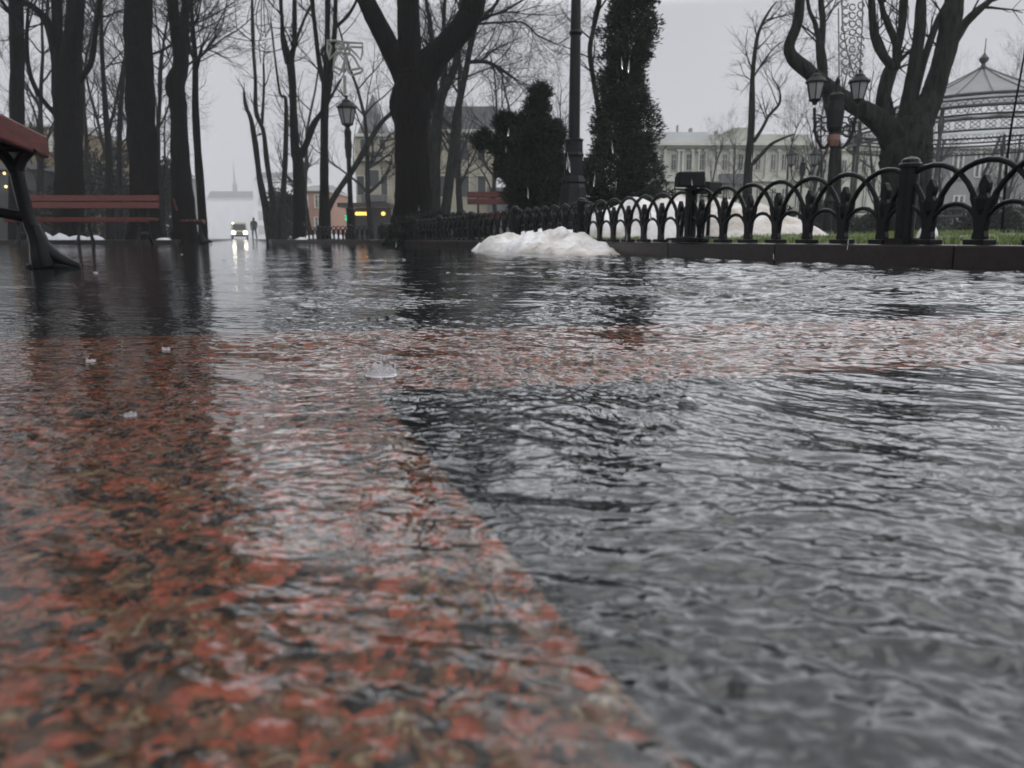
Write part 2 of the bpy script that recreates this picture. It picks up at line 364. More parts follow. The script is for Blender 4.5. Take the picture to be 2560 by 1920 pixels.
def water_mesh():
    rs = np.random.RandomState(11)
    q = math.radians
    th = np.concatenate([np.linspace(q(-180), q(-78), 30, endpoint=False), np.linspace(q(-78), q(-46), 90, endpoint=False), np.linspace(q(-46), q(46), 920, endpoint=False),
                         np.linspace(q(46), q(78), 90, endpoint=False), np.linspace(q(78), q(180), 30, endpoint=False)])
    r1 = .11*np.exp(np.arange(0, 1760)*.00262); r2 = np.geomspace(r1[-1]*1.02, 520, 40)
    rad = np.concatenate([[.004, .04, .08], r1, r2])
    nT, nR = len(th), len(rad)
    RR, TT = np.meshgrid(rad, th, indexing='ij')
    X = (RR*np.sin(TT)).ravel(); Y = (RR*np.cos(TT)).ravel()
    dr = (RR*.0027).ravel(); fade = np.clip((q(77)-np.abs(TT))/q(22), 0, 1).ravel()*np.clip((11-RR)/4, 0, 1).ravel()
    idx = np.nonzero(fade > 0)[0]; x = X[idx].astype(np.float32); y = Y[idx].astype(np.float32); d = dr[idx].astype(np.float32)
    # slow patches: where the film is calm or busy, and how its current bends
    def slow(n, l0, l1):
        o = np.zeros_like(x)
        for _ in range(n):
            k = 2*pi/rs.uniform(l0, l1); a = rs.uniform(0, 2*pi); o += np.cos(k*(x*math.cos(a)+y*math.sin(a))+rs.uniform(0, 6.28))
        return o/math.sqrt(n/2)
    busy = np.clip(1+.30*slow(8, .25, .9), .5, 1.7)*(1+.25*np.clip((x/np.maximum(y, .05)-.08)/.2, 0, 1))*(1+np.clip((y-.85)/.8, 0, 1)*np.clip((x/np.maximum(y, .05)-.06)/.2, 0, 1)-.25*np.clip((y-.9)/.6, 0, 1)*np.clip((.12-x/np.maximum(y, .05))/.2, 0, 1)); wx = .022*slow(6, .3, .8); wy = .022*slow(6, .3, .8)
    busy2 = np.clip(.95+.32*slow(8, .12, .4), .4, 1.8)
    xw, yw = x+wx, y+wy
    calm = .28+.72*np.clip((x-(-.105-.345*(y-.563))+.02)/.12+np.clip((y-.42)/.3, 0, 1)*1.2, 0, 1)    # thin quiet film on the near red slab
    z = np.zeros_like(x)
    #        count  wavelengths     slope   main direction, spread  patchy
    for n, l0, l1, sl_, a0, spd, pb in ((22, .10, .26, .016, -112, 28, 1), (40, .04, .10, .038, -118, 22, 1), (60, .018, .04, .062, -116, 26, 2), (80, .009, .018, .072, -114, 40, 2), (50, .0050, .009, .052, -105, 80, 2)):
        zz = np.zeros_like(x)
        for _ in range(n):
            lam = math.exp(rs.uniform(math.log(l0), math.log(l1))); k = 2*pi/lam; a = q(a0+rs.normal(0, spd)); am = sl_*lam/(2*pi)*math.sqrt(2/n)*1.41
            w = np.clip((lam-2.2*d)/(2.2*d), 0, 1)
            c = np.cos(k*(xw*math.cos(a)+yw*math.sin(a))+rs.uniform(0, 6.28))
            zz += am*w*c
        z += zz*calm*(busy if pb == 1 else busy2*busy)
    # rings left by the rain drops
    drops = [G(*p_) for p_ in RING_PX]
    cents = [(p.x, p.y, rs.uniform(.008, .018), .6) for p in drops]
    for _ in range(12):
        rr = math.exp(rs.uniform(math.log(.18), math.log(4.5))); a = rs.uniform(q(-42), q(42)); cents.append((rr*math.sin(a), rr*math.cos(a), rs.uniform(.004, .02), rs.uniform(.3, .8)))
    for cx, cy_, r0, s_ in cents:
        m = np.nonzero((np.abs(x-cx) < r0+.05) & (np.abs(y-cy_) < r0+.05))[0]
        if not len(m): continue
        ds = np.hypot(x[m]-cx, y[m]-cy_); lam = rs.uniform(.006, .012); w = lam*rs.uniform(1.0, 1.9)
        z[m] += s_*.00022*np.cos(2*pi*(ds-r0)/lam)*np.exp(-((ds-r0)/w)**2)*np.clip((lam-2*d[m])/(2*d[m]), 0, 1)
    Z = np.full(nT*nR, .010, dtype=np.float64); Z[idx] += z*fade[idx]
    Z = np.maximum(Z, .0042)
    co_ = np.stack([X, Y, Z], 1).astype(np.float32)
    i = np.arange(nR-1)[:, None]*nT; j = np.arange(nT)[None, :]; j2 = (j+1) % nT
    f = np.stack([i+j, i+nT+j, i+nT+j2, i+j2], -1).reshape(-1, 4)
    f = f[:, ::-1]
    me = bpy.data.meshes.new('water'); me.vertices.add(len(co_)); me.vertices.foreach_set('co', co_.ravel())
    me.loops.add(f.size); me.loops.foreach_set('vertex_index', np.ascontiguousarray(f).ravel().astype(np.int32))
    me.polygons.add(len(f)); me.polygons.foreach_set('loop_start', np.arange(0, f.size, 4, dtype=np.int32)); me.polygons.foreach_set('loop_total', np.full(len(f), 4, dtype=np.int32))
    me.polygons.foreach_set('use_smooth', np.ones(len(f), dtype=bool)); me.update(calc_edges=True)
    me.materials.append(M['water']); o = bpy.data.objects.new('water', me); C.objects.link(o); return structure(o)
RING_PX = [(955, 965), (797, 794), (1718, 1050), (671, 992), (1134, 1130), (2188, 1012), (1656, 1150), (1945, 1158), (2107, 835), (2293, 852), (2489, 1113), (700, 1015), (1500, 985), (2050, 980), (1850, 1330), (380, 1250), (1300, 1400), (2300, 1500)]
water_mesh()

D = Vector((-.3407, 1, 0)); DN = D.normalized(); NR = Vector((DN.y, -DN.x, 0))      # alley direction, rightwards normal
FX = lambda Y: 1.507-.3407*(Y-3.49)
def fl(Y, inn=0.0, z=0.0):
    p = Vector((FX(Y), Y, z)); return p+NR*inn
# lawn right of the fence, gently crowned
b = MB(); ys = [-2+.6*i for i in range(32)]; ts = [0, .1, .25, .5, .9, 1.5, 2.5, 4, 7, 12, 25, 60, 120]
def lawnz(t): return .088+.085*(1-math.exp(-t/1.3)) if t > .05 else .088
for Y in ys:
    for t in ts: p = fl(Y, t); b.v.append((p.x, p.y, lawnz(t)+.012*noise.noise((p.x*1.5, p.y*1.5, 0))*(t > .2)))
nt_ = len(ts)
for i in range(len(ys)-1):
    for j in range(nt_-1): b.f.append((i*nt_+j, i*nt_+j+1, (i+1)*nt_+j+1, (i+1)*nt_+j))
structure(b.build('lawn', M['soil'], smooth=True))
YE = ys[-1]                                   # 16.6
cB = S(685, 600, 21); cB.z = .09
pB = cB+D*220
b = MB(); q = [fl(YE), cB, pB, Vector((280, 380, 0)), fl(YE, 280)]
b.add([(p.x, p.y, .086) for p in q], [tuple(range(4, -1, -1))]); structure(b.build('lawn', M['soil']))
LY = 15.8; cL = S(432, 600, LY)
qL = [Vector((-260, LY, 0)), Vector((cL.x, LY, 0)), Vector((cL.x, LY, 0))+D*220, Vector((-290, 300, 0))]
b = MB(); b.add([(p.x, p.y, .086) for p in qL], [tuple(range(4))]); structure(b.build('lawn', M['soil']))
def kerb(a, c, w=.15, hh=.098, seg=1.0, side=1):
    a = Vector((a.x, a.y, 0)); c = Vector((c.x, c.y, 0)); d = (c-a).normalized(); L = (c-a).length
    n = Vector((d.y, -d.x, 0))*side; b = MB(); k = max(1, int(L/seg)); k = min(k, 60)
    rot = Matrix.Rotation(math.atan2(d.y, d.x), 3, 'Z')
    for i in range(k):
        m = a+d*(L*(i+.5)/k); b.box(m+n*(w/2-.07)+Vector((0, 0, hh/2-.01+R.uniform(-.0015, .0015))), (L/k-.0018, w, hh+.02), rot)
    o = structure(b.build('kerb', M['kerb'])); bevel(o, .008); return o
kerb(fl(-2), fl(YE), side=1)
kerb(fl(YE), cB, side=1); kerb(cB, pB, side=1, seg=4)
kerb(qL[0]+Vector((235, 0, 0)), qL[1], side=-1, seg=1.2); kerb(qL[1], qL[2], side=-1, seg=4)

# grass (stuff)
def blades(pts, hmin, hmax, name='grass'):
    b = MB()
    for p in pts:
        a = R.uniform(0, 2*pi); hh = R.uniform(hmin, hmax); w = .002+.0008*p.y*.35
        d = Vector((math.cos(a), math.sin(a), 0)); ln = Vector((R.uniform(-.5, .5), R.uniform(-.5, .5), 0))*hh
        b.add([p-d*w, p+d*w, p+ln*.4+d*w*.6+Vector((0, 0, hh*.6)), p+ln+Vector((0, 0, hh))], [(0, 1, 2), (0, 2, 3)])
    o = b.build(name, M['grassm']); o['kind'] = 'stuff'; return o
gp = []
for _ in range(34000):
    Y = R.uniform(1.9, 9); t = .12+abs(R.gauss(0, 1.1)); p = fl(Y, t)
    if noise.noise((p.x*1.1+3, p.y*1.1, 2)) < -.12: continue
    gp.append(Vector((p.x, p.y, lawnz(t)-.005)))
blades(gp, .014, .038)

# ------------------------------------------------------------------ lawn fence
SPC = .233
def el_arch(hw, z0, hh, n=14): return [Vector((hw*math.cos(pi*i/n)*-1, 0, z0+hh*math.sin(pi*i/n))) for i in range(n+1)]
bA = MB(); bA.tube(el_arch(SPC*.97, .03, .275, 16), .0115, 6)
bL = MB(); bL.tube(el_arch(SPC*.46, .045, .108, 10), .0095, 6)
fin_half = [(.030, 0), (.031, .03), (.026, .05), (.033, .10), (.045, .14), (.058, .165), (.062, .198), (.048, .190), (.040, .172), (.026, .168), (.016, .185), (.022, .205), (.023, .222), (.012, .236), (.004, .252)]
bF = MB(); bF.prism([(x*.88, z) for x, z in fin_half]+[(-x*.88, z) for x, z in reversed(fin_half)], .026)
bF.lathe([(.012, .10), (.022, .13), (.024, .165), (.012, .185)], (0, 0, 0), 8)
bF.box((0, 0, .01), (.085, .07, .02))
bP = MB(); bP.lathe([(.036, 0), (.036, .30), (.034, .302), (.046, .305), (.046, .318), (.040, .322), (.034, .336), (.018, .345), (.003, .348)], (0, 0, 0), 14)
bP.box((0, 0, .012), (.10, .10, .024))
protos = {}
def fence_run(p0, d, n, i0, label, group=None):
    root = thing('lawn_fence', label, 'fence', (p0.x, p0.y, .098), math.atan2(d.y, d.x), group)
    for i in range(n):
        for key, mb, off in (('arch', bA, 0), ('low_arch', bL, .5), ('finial', bF, 0)):
            if key not in protos:
                o = mb.build(key, M['iron'], root, smooth=(key != 'finial'))
                if key == 'finial': bevel(o, .005, 2)
                protos[key] = o
            else:
                o = protos[key].copy(); C.objects.link(o); o.parent = root
            o.location = ((i+off)*SPC, 0 if key != 'low_arch' else .004, 0)
    for i in range(i0, n, 7):
        if 'post' not in protos: o = bP.build('post', M['iron'], root, smooth=False); protos['post'] = o
        else: o = protos['post'].copy(); C.objects.link(o); o.parent = root
        o.location = ((i+.5)*SPC, 0, 0)
    return root
def proj(P):
    x, y, z = P[0], P[1], P[2]-H
    dep = y*cp-z*sp_; up = y*sp_+z*cp
    return 1280+F*x/dep, 960-F*up/dep
dY = SPC*DN.y
# a finial stands at photo x 2113: find its Y, then step back towards the camera
Yf = min((abs(proj(fl(y, 0, .3))[0]-2113), y) for y in [3+.002*i for i in range(600)])[1]
k0 = 9; Y0 = Yf-k0*dY
fence_run(fl(Y0), DN, 66, k0-2-0, 'long low black iron fence of interlaced arches along the right kerb')
pB0 = fl(YE); dB = (Vector((cB.x, cB.y, 0))-pB0).normalized()
fence_run(pB0+dB*.3, dB, 14, 3, 'short far run of low iron fence turning left beyond the thick forked tree')

# floodlight on the fence
Yq = 4.55
fp = fl(Yq, .30)
ft = thing('floodlight', 'black box floodlight on a short stand behind the arched fence', 'floodlight', (S(1725, 460, Yq+.1).x, Yq+.1, .12))
b = MB(); b.box((0, 0, .345), (.155, .10, .085)); bevel(b.build('housing', M['iron_dull'], ft), .008)
b = MB(); b.tube([(0, 0, 0), (0, 0, .32)], .014, 8); b.build('pole', M['iron'], ft)
b = MB(); b.tube([(-.085, 0, .36), (-.09, 0, .29), (0, 0, .285), (.09, 0, .29), (.085, 0, .36)], .006, 6); b.build('bracket', M['iron'], ft)
b = MB(); b.lathe([(.13, 0), (.13, .014), (.02, .024)], (0, 0, -.01), 12); b.build('base', M['iron'], ft)
ft2 = copy_tree(ft); q = S(1775, 470, 5.6); ft2.location = (q.x, 5.6, .13); ft2.rotation_euler = (0, 0, .7)
tag(ft2, 'smaller looking dark floodlight half hidden behind the first one', 'floodlight')

# ------------------------------------------------------------------ snow
def heap(name, label, c, a, bb, rot, hh, seed, mat='snow', z=0.0, lump=.5, n=48, group=None, skew=0.0):
    b = MB(); o = Vector((seed*3.1, seed*1.7, seed*.9)); rm = Matrix.Rotation(rot, 3, 'Z')
    for i in range(n+1):
        for j in range(n+1):
            u = -1.15+2.3*i/n; v = -1.15+2.3*j/n
            ang = math.atan2(v, u); rr = math.hypot(u, v)*(1+.20*noise.noise((math.cos(ang)*1.6+seed, math.sin(ang)*1.6, seed)))
            pr = max(0, 1-rr*rr)
            p = Vector((u*a, v*bb, 0))
            nz = noise.fractal(p*3.2+o, 1, 2, 4)
            zz = hh*(pr**.75)*(1+lump*nz+skew*u)+(.016*noise.noise(p*14+o)+.016*abs(noise.noise(p*27+o)))*min(1, pr*5)
            if rr >= 1: zz = -.03
            b.v.append((p.x, p.y, zz))
    m = n+1
    for i in range(n):
        for j in range(n):
            ids = (i*m+j, (i+1)*m+j, (i+1)*m+j+1, i*m+j+1)
            if max(b.v[k][2] for k in ids) > -.029: b.f.append(ids)
    ob = b.build(name, M[mat], smooth=True, loc=(c.x, c.y, z)); ob.rotation_euler = (0, 0, rot)
    return tag(ob, label, 'snow heap', group)
alley = math.atan2(DN.y, DN.x)
g1 = Vector((.24, 6.3, 0))
heap('snow_heap', 'melting snow heap spilled over the kerb onto the wet paving', g1, 1.12, .36, alley+.12, .175, 1.3, lump=.55, skew=.30, n=90)
p = S(1695, 560, 7.3); heap('snow_heap', 'largest dirty snow mound behind the arched fence', p, 1.0, .75, -.15, .38, 4.2, z=.10, lump=.34, skew=.0, n=80)
p = S(1850, 560, 6.2); heap('snow_heap', 'low yellowish snow mound behind the fence where the arches grow taller', p, .72, .5, 0, .24, 7.7, z=.11, lump=.3, skew=-.2)
p = S(1430, 560, 8.4); heap('snow_heap', 'white snow bank behind the fence beneath the lamp column', p, .85, .5, 0, .12, 9.1, mat='snow_clean', z=.10, lump=.4)
p = S(2318, 585, 3.9); heap('snow_heap', 'small snow lump on the grass beside the capped fence post', p, .05, .05, 0, .065, 2.2, mat='snow_clean', z=.12, n=16)
p = S(795, 605, 20.5); heap('snow_heap', 'small snow pile at the foot of the far alley trees', p, .75, .4, .1, .26, 3.3, mat='snow_clean', z=0, n=24, skew=.5)
for k, (x, w, hh) in enumerate([(105, .27, .17), (152, .21, .12), (195, .26, .09), (238, .2, .10), (408, .16, .05)]):
    p = S(x, 590, 16.2)
    heap('snow_patch', ['bumpy snow patch beneath the left end of the far red bench', 'second snow patch from the left beneath the far red bench', 'flattest wide snow patch beneath the far red bench',
         'tapering snow patch beneath the middle of the far red bench', 'thin snow patch just beyond the right end of the far red bench'][k], p, w, .14, 0, hh, 5+k, mat='snow_clean', z=.086, n=16, lump=.3, group='snow patches by the far red bench')

# ------------------------------------------------------------------ benches
def make_bench(label, L=2.5, loc=(0, 0, 0), rz=0, group=None):
    """length along local x, front towards -y"""
    t = thing('park_bench', label, 'bench', loc, rz, group)
    for k, (y0, z0) in enumerate([(-.235, .485), (-.085, .492), (.06, .485)]):
        b = MB(); b.box((0, y0, z0), (L, .135, .045)); bevel(b.build('seat_slat', M['redwood'], t), .008)
    b = MB(); b.box((0, -.305, .475), (L+.01, .03, .085)); bevel(b.build('seat_edge', M['redwood'], t), .008)
    for k, (y0, z0) in enumerate([(.205, .76), (.235, .895)]):
        b = MB(); b.box((0, y0, z0), (L, .035, .118), Matrix.Rotation(-.22, 3, 'X')); bevel(b.build('backrest_slat', M['redwood'], t), .008)
    for sx in (-1, 0, 1):
        x = sx*(L/2-.22)
        if sx == 0 and L < 2: continue
        b = MB()
        def bar(pts, w):
            pp = catmull(pts, 5); b.tube([(x, q[0], q[1]) for q in pp], [q[2] for q in pp], 8)
        bar([(-.25, .375, .024), (-.262, .27, .024), (-.275, .19, .025), (-.30, .11, .028), (-.35, .05, .027), (-.425, .014, .016)], 0)
        bar([(-.285, .17, .026), (-.30, .10, .036), (-.305, .05, .044), (-.31, .012, .046)], 0)
        bar([(-.25, .365, .024), (-.275, .41, .021), (-.31, .455, .026)], 0); bar([(-.25, .365, .024), (-.225, .41, .02), (-.18, .465, .022)], 0)
        bar([(-.43, .008, .014), (-.34, .016, .026), (-.25, .010, .016)], 0)
        bar([(.14, .462, .026), (.15, .25, .03), (.20, .10, .034), (.28, .012, .03)], 0)
        bar([(-.265, .20, .02), (-.05, .235, .018), (.16, .22, .022)], 0)
        bar([(-.29, .452, .02), (0, .445, .02), (.14, .455, .024), (.19, .66, .02), (.27, .96, .016)], 0)
        b.build('cast_iron_leg', M['iron'], t, smooth=True)
    return t
# near bench: its front edge along the alley, right end at photo x 118
e = S(118, 340, 3.13); Lb = 2.4
rzb = alley         # seat front faces the alley
fr = Vector((math.sin(rzb), -math.cos(rzb), 0))   # world direction of local -y
ctr = Vector((e.x, e.y, 0))-DN*(Lb/2)-fr*.32
Lb = 3.3; ctr = Vector((e.x, e.y, 0))-DN*(Lb/2)-fr*.32
nb = make_bench('near red slatted bench with curved black iron legs, cut by the frame edge', Lb, (ctr.x, ctr.y, 0), rzb)
p = S(218, 600, 15.0); make_bench('long red backed bench standing crosswise before the dark left trunks', 2.72, (p.x, 15.0, 0), 0)
p = S(478, 600, 18); make_bench('dark bench seen end on at the corner of the alley', 1.9, (p.x, 18, 0.03), alley)
p = S(1262, 600, 15.6); make_bench('red bench beyond the fence half covered by the wide pine bush', 1.5, (p.x, 15.6, .1), .05)
p = S(2200, 600, 34); make_bench('distant bench showing as a red line across the right lawn', 2.6, (p.x, 34, .1), 0)

# ------------------------------------------------------------------ trees
def rvec(): return Vector((R.gauss(0, 1), R.gauss(0, 1), R.gauss(0, 1)))
def grow(b, p, d, L, r, lvl, up=.12, wig=.22, nch=5, ends=None):
    n = max(3, min(9, int(L/.28)+2)); pts = [p.copy()]; dd = d.normalized(); rad = [r]; ds = [dd]
    for i in range(n):
        dd = (dd+rvec()*wig*.5+Vector((0, 0, up*.5))).normalized(); p = p+dd*(L/n); pts.append(p.copy()); ds.append(dd)
        rad.append(max(.0022, r*(1-.72*(i+1)/n)))
    b.tube(pts, rad, 6 if r > .05 else 4 if r > .014 else 3, cap=False)
    if lvl <= 0: return
    for k in range(nch):
        i = min(n, int(R.uniform(.25, 1.0)*n)); ax = ds[i].cross(rvec())
        if ax.length < 1e-4: continue
        ax.normalize(); nd = Matrix.Rotation(R.uniform(.45, 1.05), 3, ax) @ ds[i]
        grow(b, pts[i], nd, L*R.uniform(.38, .68), max(.0025, rad[i]*R.uniform(.5, .72)), lvl-1, up, wig, nch)
def make_tree(label, stems, Y, mat='bark', twigs=10, tl=1.5, lvl=3, group=None, top=True, base_z=-.03, lowest=250, spread=.35, roots=False, nch=4, topn=3):
    """stems: polylines of (px, py, width px); drawn at depth Y and given real thickness"""
    base = S(stems[0][0][0], 600, Y)
    t = thing('bare_tree', label, 'tree', (base.x, Y, 0), 0, group); o = Vector((base.x, Y, 0))
    b = MB(); cr = MB(); m = mpp(Y)
    for si, st in enumerate(stems):
        pp = catmull(st, 9 if st[0][2] > 60 else 5); n = len(pp)
        yoff = 0 if si == 0 else R.uniform(-.5, .5)
        P = []; rr = []
        for i, (x, y, w) in enumerate(pp):
            q = S(x, y, Y); f = i/(n-1); q = q-o; q.y += yoff*f*spread*2*(.5+w*m)
            w *= 1+.07*noise.noise((i*.7, si*3.3, Y))
            P.append(q); rr.append(w*m/2)
        if si == 0:
            P[0].z = base_z
            if roots: rr[0] *= 1.12
        b.tube(P, rr, 22 if rr[0] > .15 else 12 if rr[0] > .08 else 8, lump=.16 if max(rr) > .06 else .06, off=si*3.1+Y)
        # small limbs along the stem
        vis = [i for i in range(n) if pp[i][1] < lowest]
        for _ in range(twigs if vis else 0):
            i = R.choice(vis); i2 = min(i+1, n-1); dd = (P[i2]-P[i-1]).normalized()
            ax = dd.cross(rvec()); ax.normalize(); nd = Matrix.Rotation(R.uniform(.5, 1.15), 3, ax) @ dd
            grow(cr, P[i], nd, tl*R.uniform(.5, 1.2), min(rr[i]*.5, .012+.014*tl*R.random()), lvl, nch=nch)
        if top:
            dd = (P[-1]-P[-2]).normalized()
            if pp[-1][1] < -30:
                for _ in range(topn): grow(cr, P[-1], (dd+rvec()*.28), tl*R.uniform(1.2, 2.0), rr[-1]*.75, lvl, nch=nch)
            else:
                for _ in range(2): grow(cr, P[-1], (dd+rvec()*.2), tl*R.uniform(.3, .6), rr[-1]*.5, 1, nch=2)
    b.build('trunk', M[mat], t, smooth=True)
    if cr.v: cr.build('crown', M['twig'], t)
    return t
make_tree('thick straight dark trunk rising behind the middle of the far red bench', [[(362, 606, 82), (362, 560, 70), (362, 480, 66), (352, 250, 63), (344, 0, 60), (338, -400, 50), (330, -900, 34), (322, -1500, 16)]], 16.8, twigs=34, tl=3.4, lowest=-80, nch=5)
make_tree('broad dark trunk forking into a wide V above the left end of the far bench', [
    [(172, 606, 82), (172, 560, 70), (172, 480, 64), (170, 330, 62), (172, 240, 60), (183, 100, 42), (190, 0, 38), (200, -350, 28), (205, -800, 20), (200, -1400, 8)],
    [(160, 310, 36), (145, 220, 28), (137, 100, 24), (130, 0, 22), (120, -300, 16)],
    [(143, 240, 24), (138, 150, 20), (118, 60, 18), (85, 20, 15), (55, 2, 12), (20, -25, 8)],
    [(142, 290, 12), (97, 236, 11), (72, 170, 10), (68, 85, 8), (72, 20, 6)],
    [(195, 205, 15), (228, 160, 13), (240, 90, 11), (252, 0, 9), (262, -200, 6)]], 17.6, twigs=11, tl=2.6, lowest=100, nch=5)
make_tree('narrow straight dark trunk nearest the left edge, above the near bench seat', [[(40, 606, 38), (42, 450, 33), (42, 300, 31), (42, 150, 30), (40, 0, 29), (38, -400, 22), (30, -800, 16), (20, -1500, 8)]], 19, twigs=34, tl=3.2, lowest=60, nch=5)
make_tree('crooked dark trunk bulging halfway up beside the end on bench', [
    [(464, 608, 64), (461, 545, 54), (450, 380, 43), (445, 260, 38), (439, 215, 42), (452, 165, 35), (449, 100, 40), (446, 70, 42)],
    [(442, 95, 26), (432, 0, 22), (425, -200, 16), (415, -700, 12), (400, -1200, 6)], [(455, 95, 24), (461, 0, 18), (472, -200, 12)]], 17.4, twigs=9, tl=2.2, lowest=200)
make_tree('slim dark tree leaning beside the crooked trunk at the alley mouth', [
    [(508, 605, 24), (503, 500, 20), (490, 300, 16), (488, 150, 12), (482, 70, 9), (478, 0, 8), (470, -200, 6)],
    [(492, 172, 9), (503, 145, 8), (513, 120, 6)], [(486, 160, 6), (472, 110, 6), (463, 60, 4)]], 18.6, twigs=9, tl=1.8, lowest=420)
make_tree('thin pale tree between the forked trunk and the thick straight trunk', [[(276, 602, 18), (272, 400, 15), (262, 250, 11), (255, 130, 10), (252, 0, 8), (250, -200, 6)], [(272, 330, 7), (292, 250, 6), (318, 120, 4)]], 25, twigs=16, tl=2, lowest=420)
make_tree('thin tree close against the left side of the thick straight trunk', [[(298, 602, 14), (298, 400, 12), (301, 270, 11), (312, 150, 7), (318, 60, 5), (322, -80, 4)], [(300, 270, 7), (318, 310, 5), (332, 330, 4)]], 27, twigs=16, tl=2, lowest=420)
make_tree('many stemmed pollarded tree at the right side of the alley mouth', [
    [(684, 608, 36), (667, 530, 20), (650, 450, 14), (638, 360, 13), (628, 300, 10), (614, 265, 8), (610, 230, 6)],
    [(694, 608, 30), (682, 500, 14), (668, 400, 12), (660, 330, 10), (642, 280, 10), (641, 200, 8), (634, 80, 7), (634, -60, 5)],
    [(655, 310, 8), (661, 220, 6), (661, 160, 5)],
    [(704, 608, 28), (706, 520, 14), (713, 420, 12), (716, 340, 10), (716, 250, 8), (702, 235, 6), (690, 150, 5), (680, 60, 4)]], 24, mat='bark_grey', twigs=3, tl=1.1, lowest=400, lvl=2, topn=1)
make_tree('forked tree with a right limb reaching over to the next trunk', [
    [(750, 609, 34), (748, 520, 27), (745, 420, 26), (743, 385, 30)], [(738, 392, 22), (733, 300, 19), (728, 200, 18), (722, 150, 19)],
    [(719, 158, 13), (706, 100, 11), (702, 40, 9), (698, -10, 9), (695, -250, 7)], [(727, 162, 13), (734, 100, 11), (733, 0, 10), (735, -250, 7)],
    [(734, 130, 9), (746, 90, 7), (765, 45, 6), (786, 0, 6), (800, -100, 4)], [(752, 392, 17), (770, 352, 15), (786, 312, 14), (804, 286, 10), (830, 245, 7), (856, 200, 5)]], 21.5, twigs=3, tl=1.1, lowest=300, lvl=2, topn=1)
make_tree('straight tree splitting into upright stems beside the single lantern', [
    [(812, 610, 34), (811, 520, 25), (810, 400, 19), (812, 280, 18), (817, 220, 24), (816, 190, 26)],
    [(810, 205, 14), (800, 160, 12), (790, 70, 11), (785, 0, 10), (780, -250, 7)], [(821, 205, 18), (829, 150, 14), (836, 80, 11), (838, 0, 10), (843, -250, 7)],
    [(815, 195, 14), (818, 80, 12), (818, 0, 12), (816, -250, 8)], [(840, 68, 8), (870, 40, 7), (890, 10, 6), (905, -30, 5)]], 20, twigs=3, tl=1.1, lowest=300, lvl=2, topn=1)
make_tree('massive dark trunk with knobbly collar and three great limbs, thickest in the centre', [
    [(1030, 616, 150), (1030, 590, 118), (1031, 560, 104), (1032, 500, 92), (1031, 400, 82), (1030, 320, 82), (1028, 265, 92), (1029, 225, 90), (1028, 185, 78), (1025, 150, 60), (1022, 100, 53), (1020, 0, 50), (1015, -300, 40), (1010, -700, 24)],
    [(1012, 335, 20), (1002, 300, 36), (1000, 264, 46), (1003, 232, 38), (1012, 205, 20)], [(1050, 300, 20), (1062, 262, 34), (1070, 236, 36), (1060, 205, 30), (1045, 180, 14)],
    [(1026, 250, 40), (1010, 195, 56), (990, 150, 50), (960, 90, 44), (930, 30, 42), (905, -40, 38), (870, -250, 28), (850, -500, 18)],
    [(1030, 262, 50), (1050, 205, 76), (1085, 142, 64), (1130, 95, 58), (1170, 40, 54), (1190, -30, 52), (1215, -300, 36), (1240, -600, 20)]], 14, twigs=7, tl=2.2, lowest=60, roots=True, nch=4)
make_tree('grey many stemmed tree just right of the massive central trunk', [
    [(1102, 608, 36), (1115, 520, 26), (1125, 430, 22), (1140, 300, 18), (1160, 200, 15), (1180, 100, 13), (1197, 50, 10), (1240, 10, 8), (1262, -60, 6)],
    [(1080, 608, 42), (1085, 450, 34), (1090, 330, 28), (1110, 230, 20), (1140, 160, 16), (1150, 60, 10), (1155, -40, 8)],
    [(1090, 330, 20), (1085, 200, 15), (1080, 100, 12), (1065, 0, 9)], [(1100, 250, 16), (1115, 150, 12), (1110, 50, 9), (1120, -60, 7)],
    [(1175, 155, 10), (1215, 155, 9), (1255, 175, 8), (1292, 202, 5)], [(1195, 60, 6), (1250, 55, 5), (1310, 55, 4), (1345, 85, 4), (1395, 107, 3)]], 21, mat='bark_grey', twigs=15, tl=1.7, lowest=420)
make_tree('slanting slender tree leaning right behind the single lantern', [[(806, 606, 14), (818, 530, 14), (850, 470, 14), (885, 420, 14), (920, 360, 13), (955, 305, 11), (1000, 262, 8), (1040, 200, 5)]], 26, mat='bark_grey', twigs=9, tl=1.6, lowest=460)
make_tree('sinuous thin bare stem between the lamp column and the tall evergreen', [[(1500, 604, 18), (1505, 400, 15), (1500, 300, 14), (1487, 220, 12), (1475, 130, 12), (1482, 80, 10), (1492, 30, 13), (1500, 0, 8)]], 13.4, mat='bark_grey', twigs=9, tl=.8, lowest=330, lvl=2)
make_tree('isolated thin gnarled tree in front of the pale green mansion', [
    [(1866, 606, 27), (1868, 480, 22), (1872, 400, 20), (1878, 320, 16), (1880, 240, 14), (1882, 180, 11), (1892, 100, 9), (1905, 60, 7), (1925, 25, 5), (1940, 5, 3)],
    [(1880, 410, 11), (1905, 385, 9), (1930, 360, 8), (1960, 345, 6), (1988, 334, 4)], [(1884, 355, 9), (1905, 320, 8), (1920, 290, 7), (1945, 260, 6), (1942, 225, 4), (1925, 200, 3)],
    [(1883, 195, 5), (1905, 160, 4), (1935, 120, 3), (1958, 104, 2)]], 20, mat='bark_grey', twigs=12, tl=1.0, lowest=330, lvl=2, top=False)
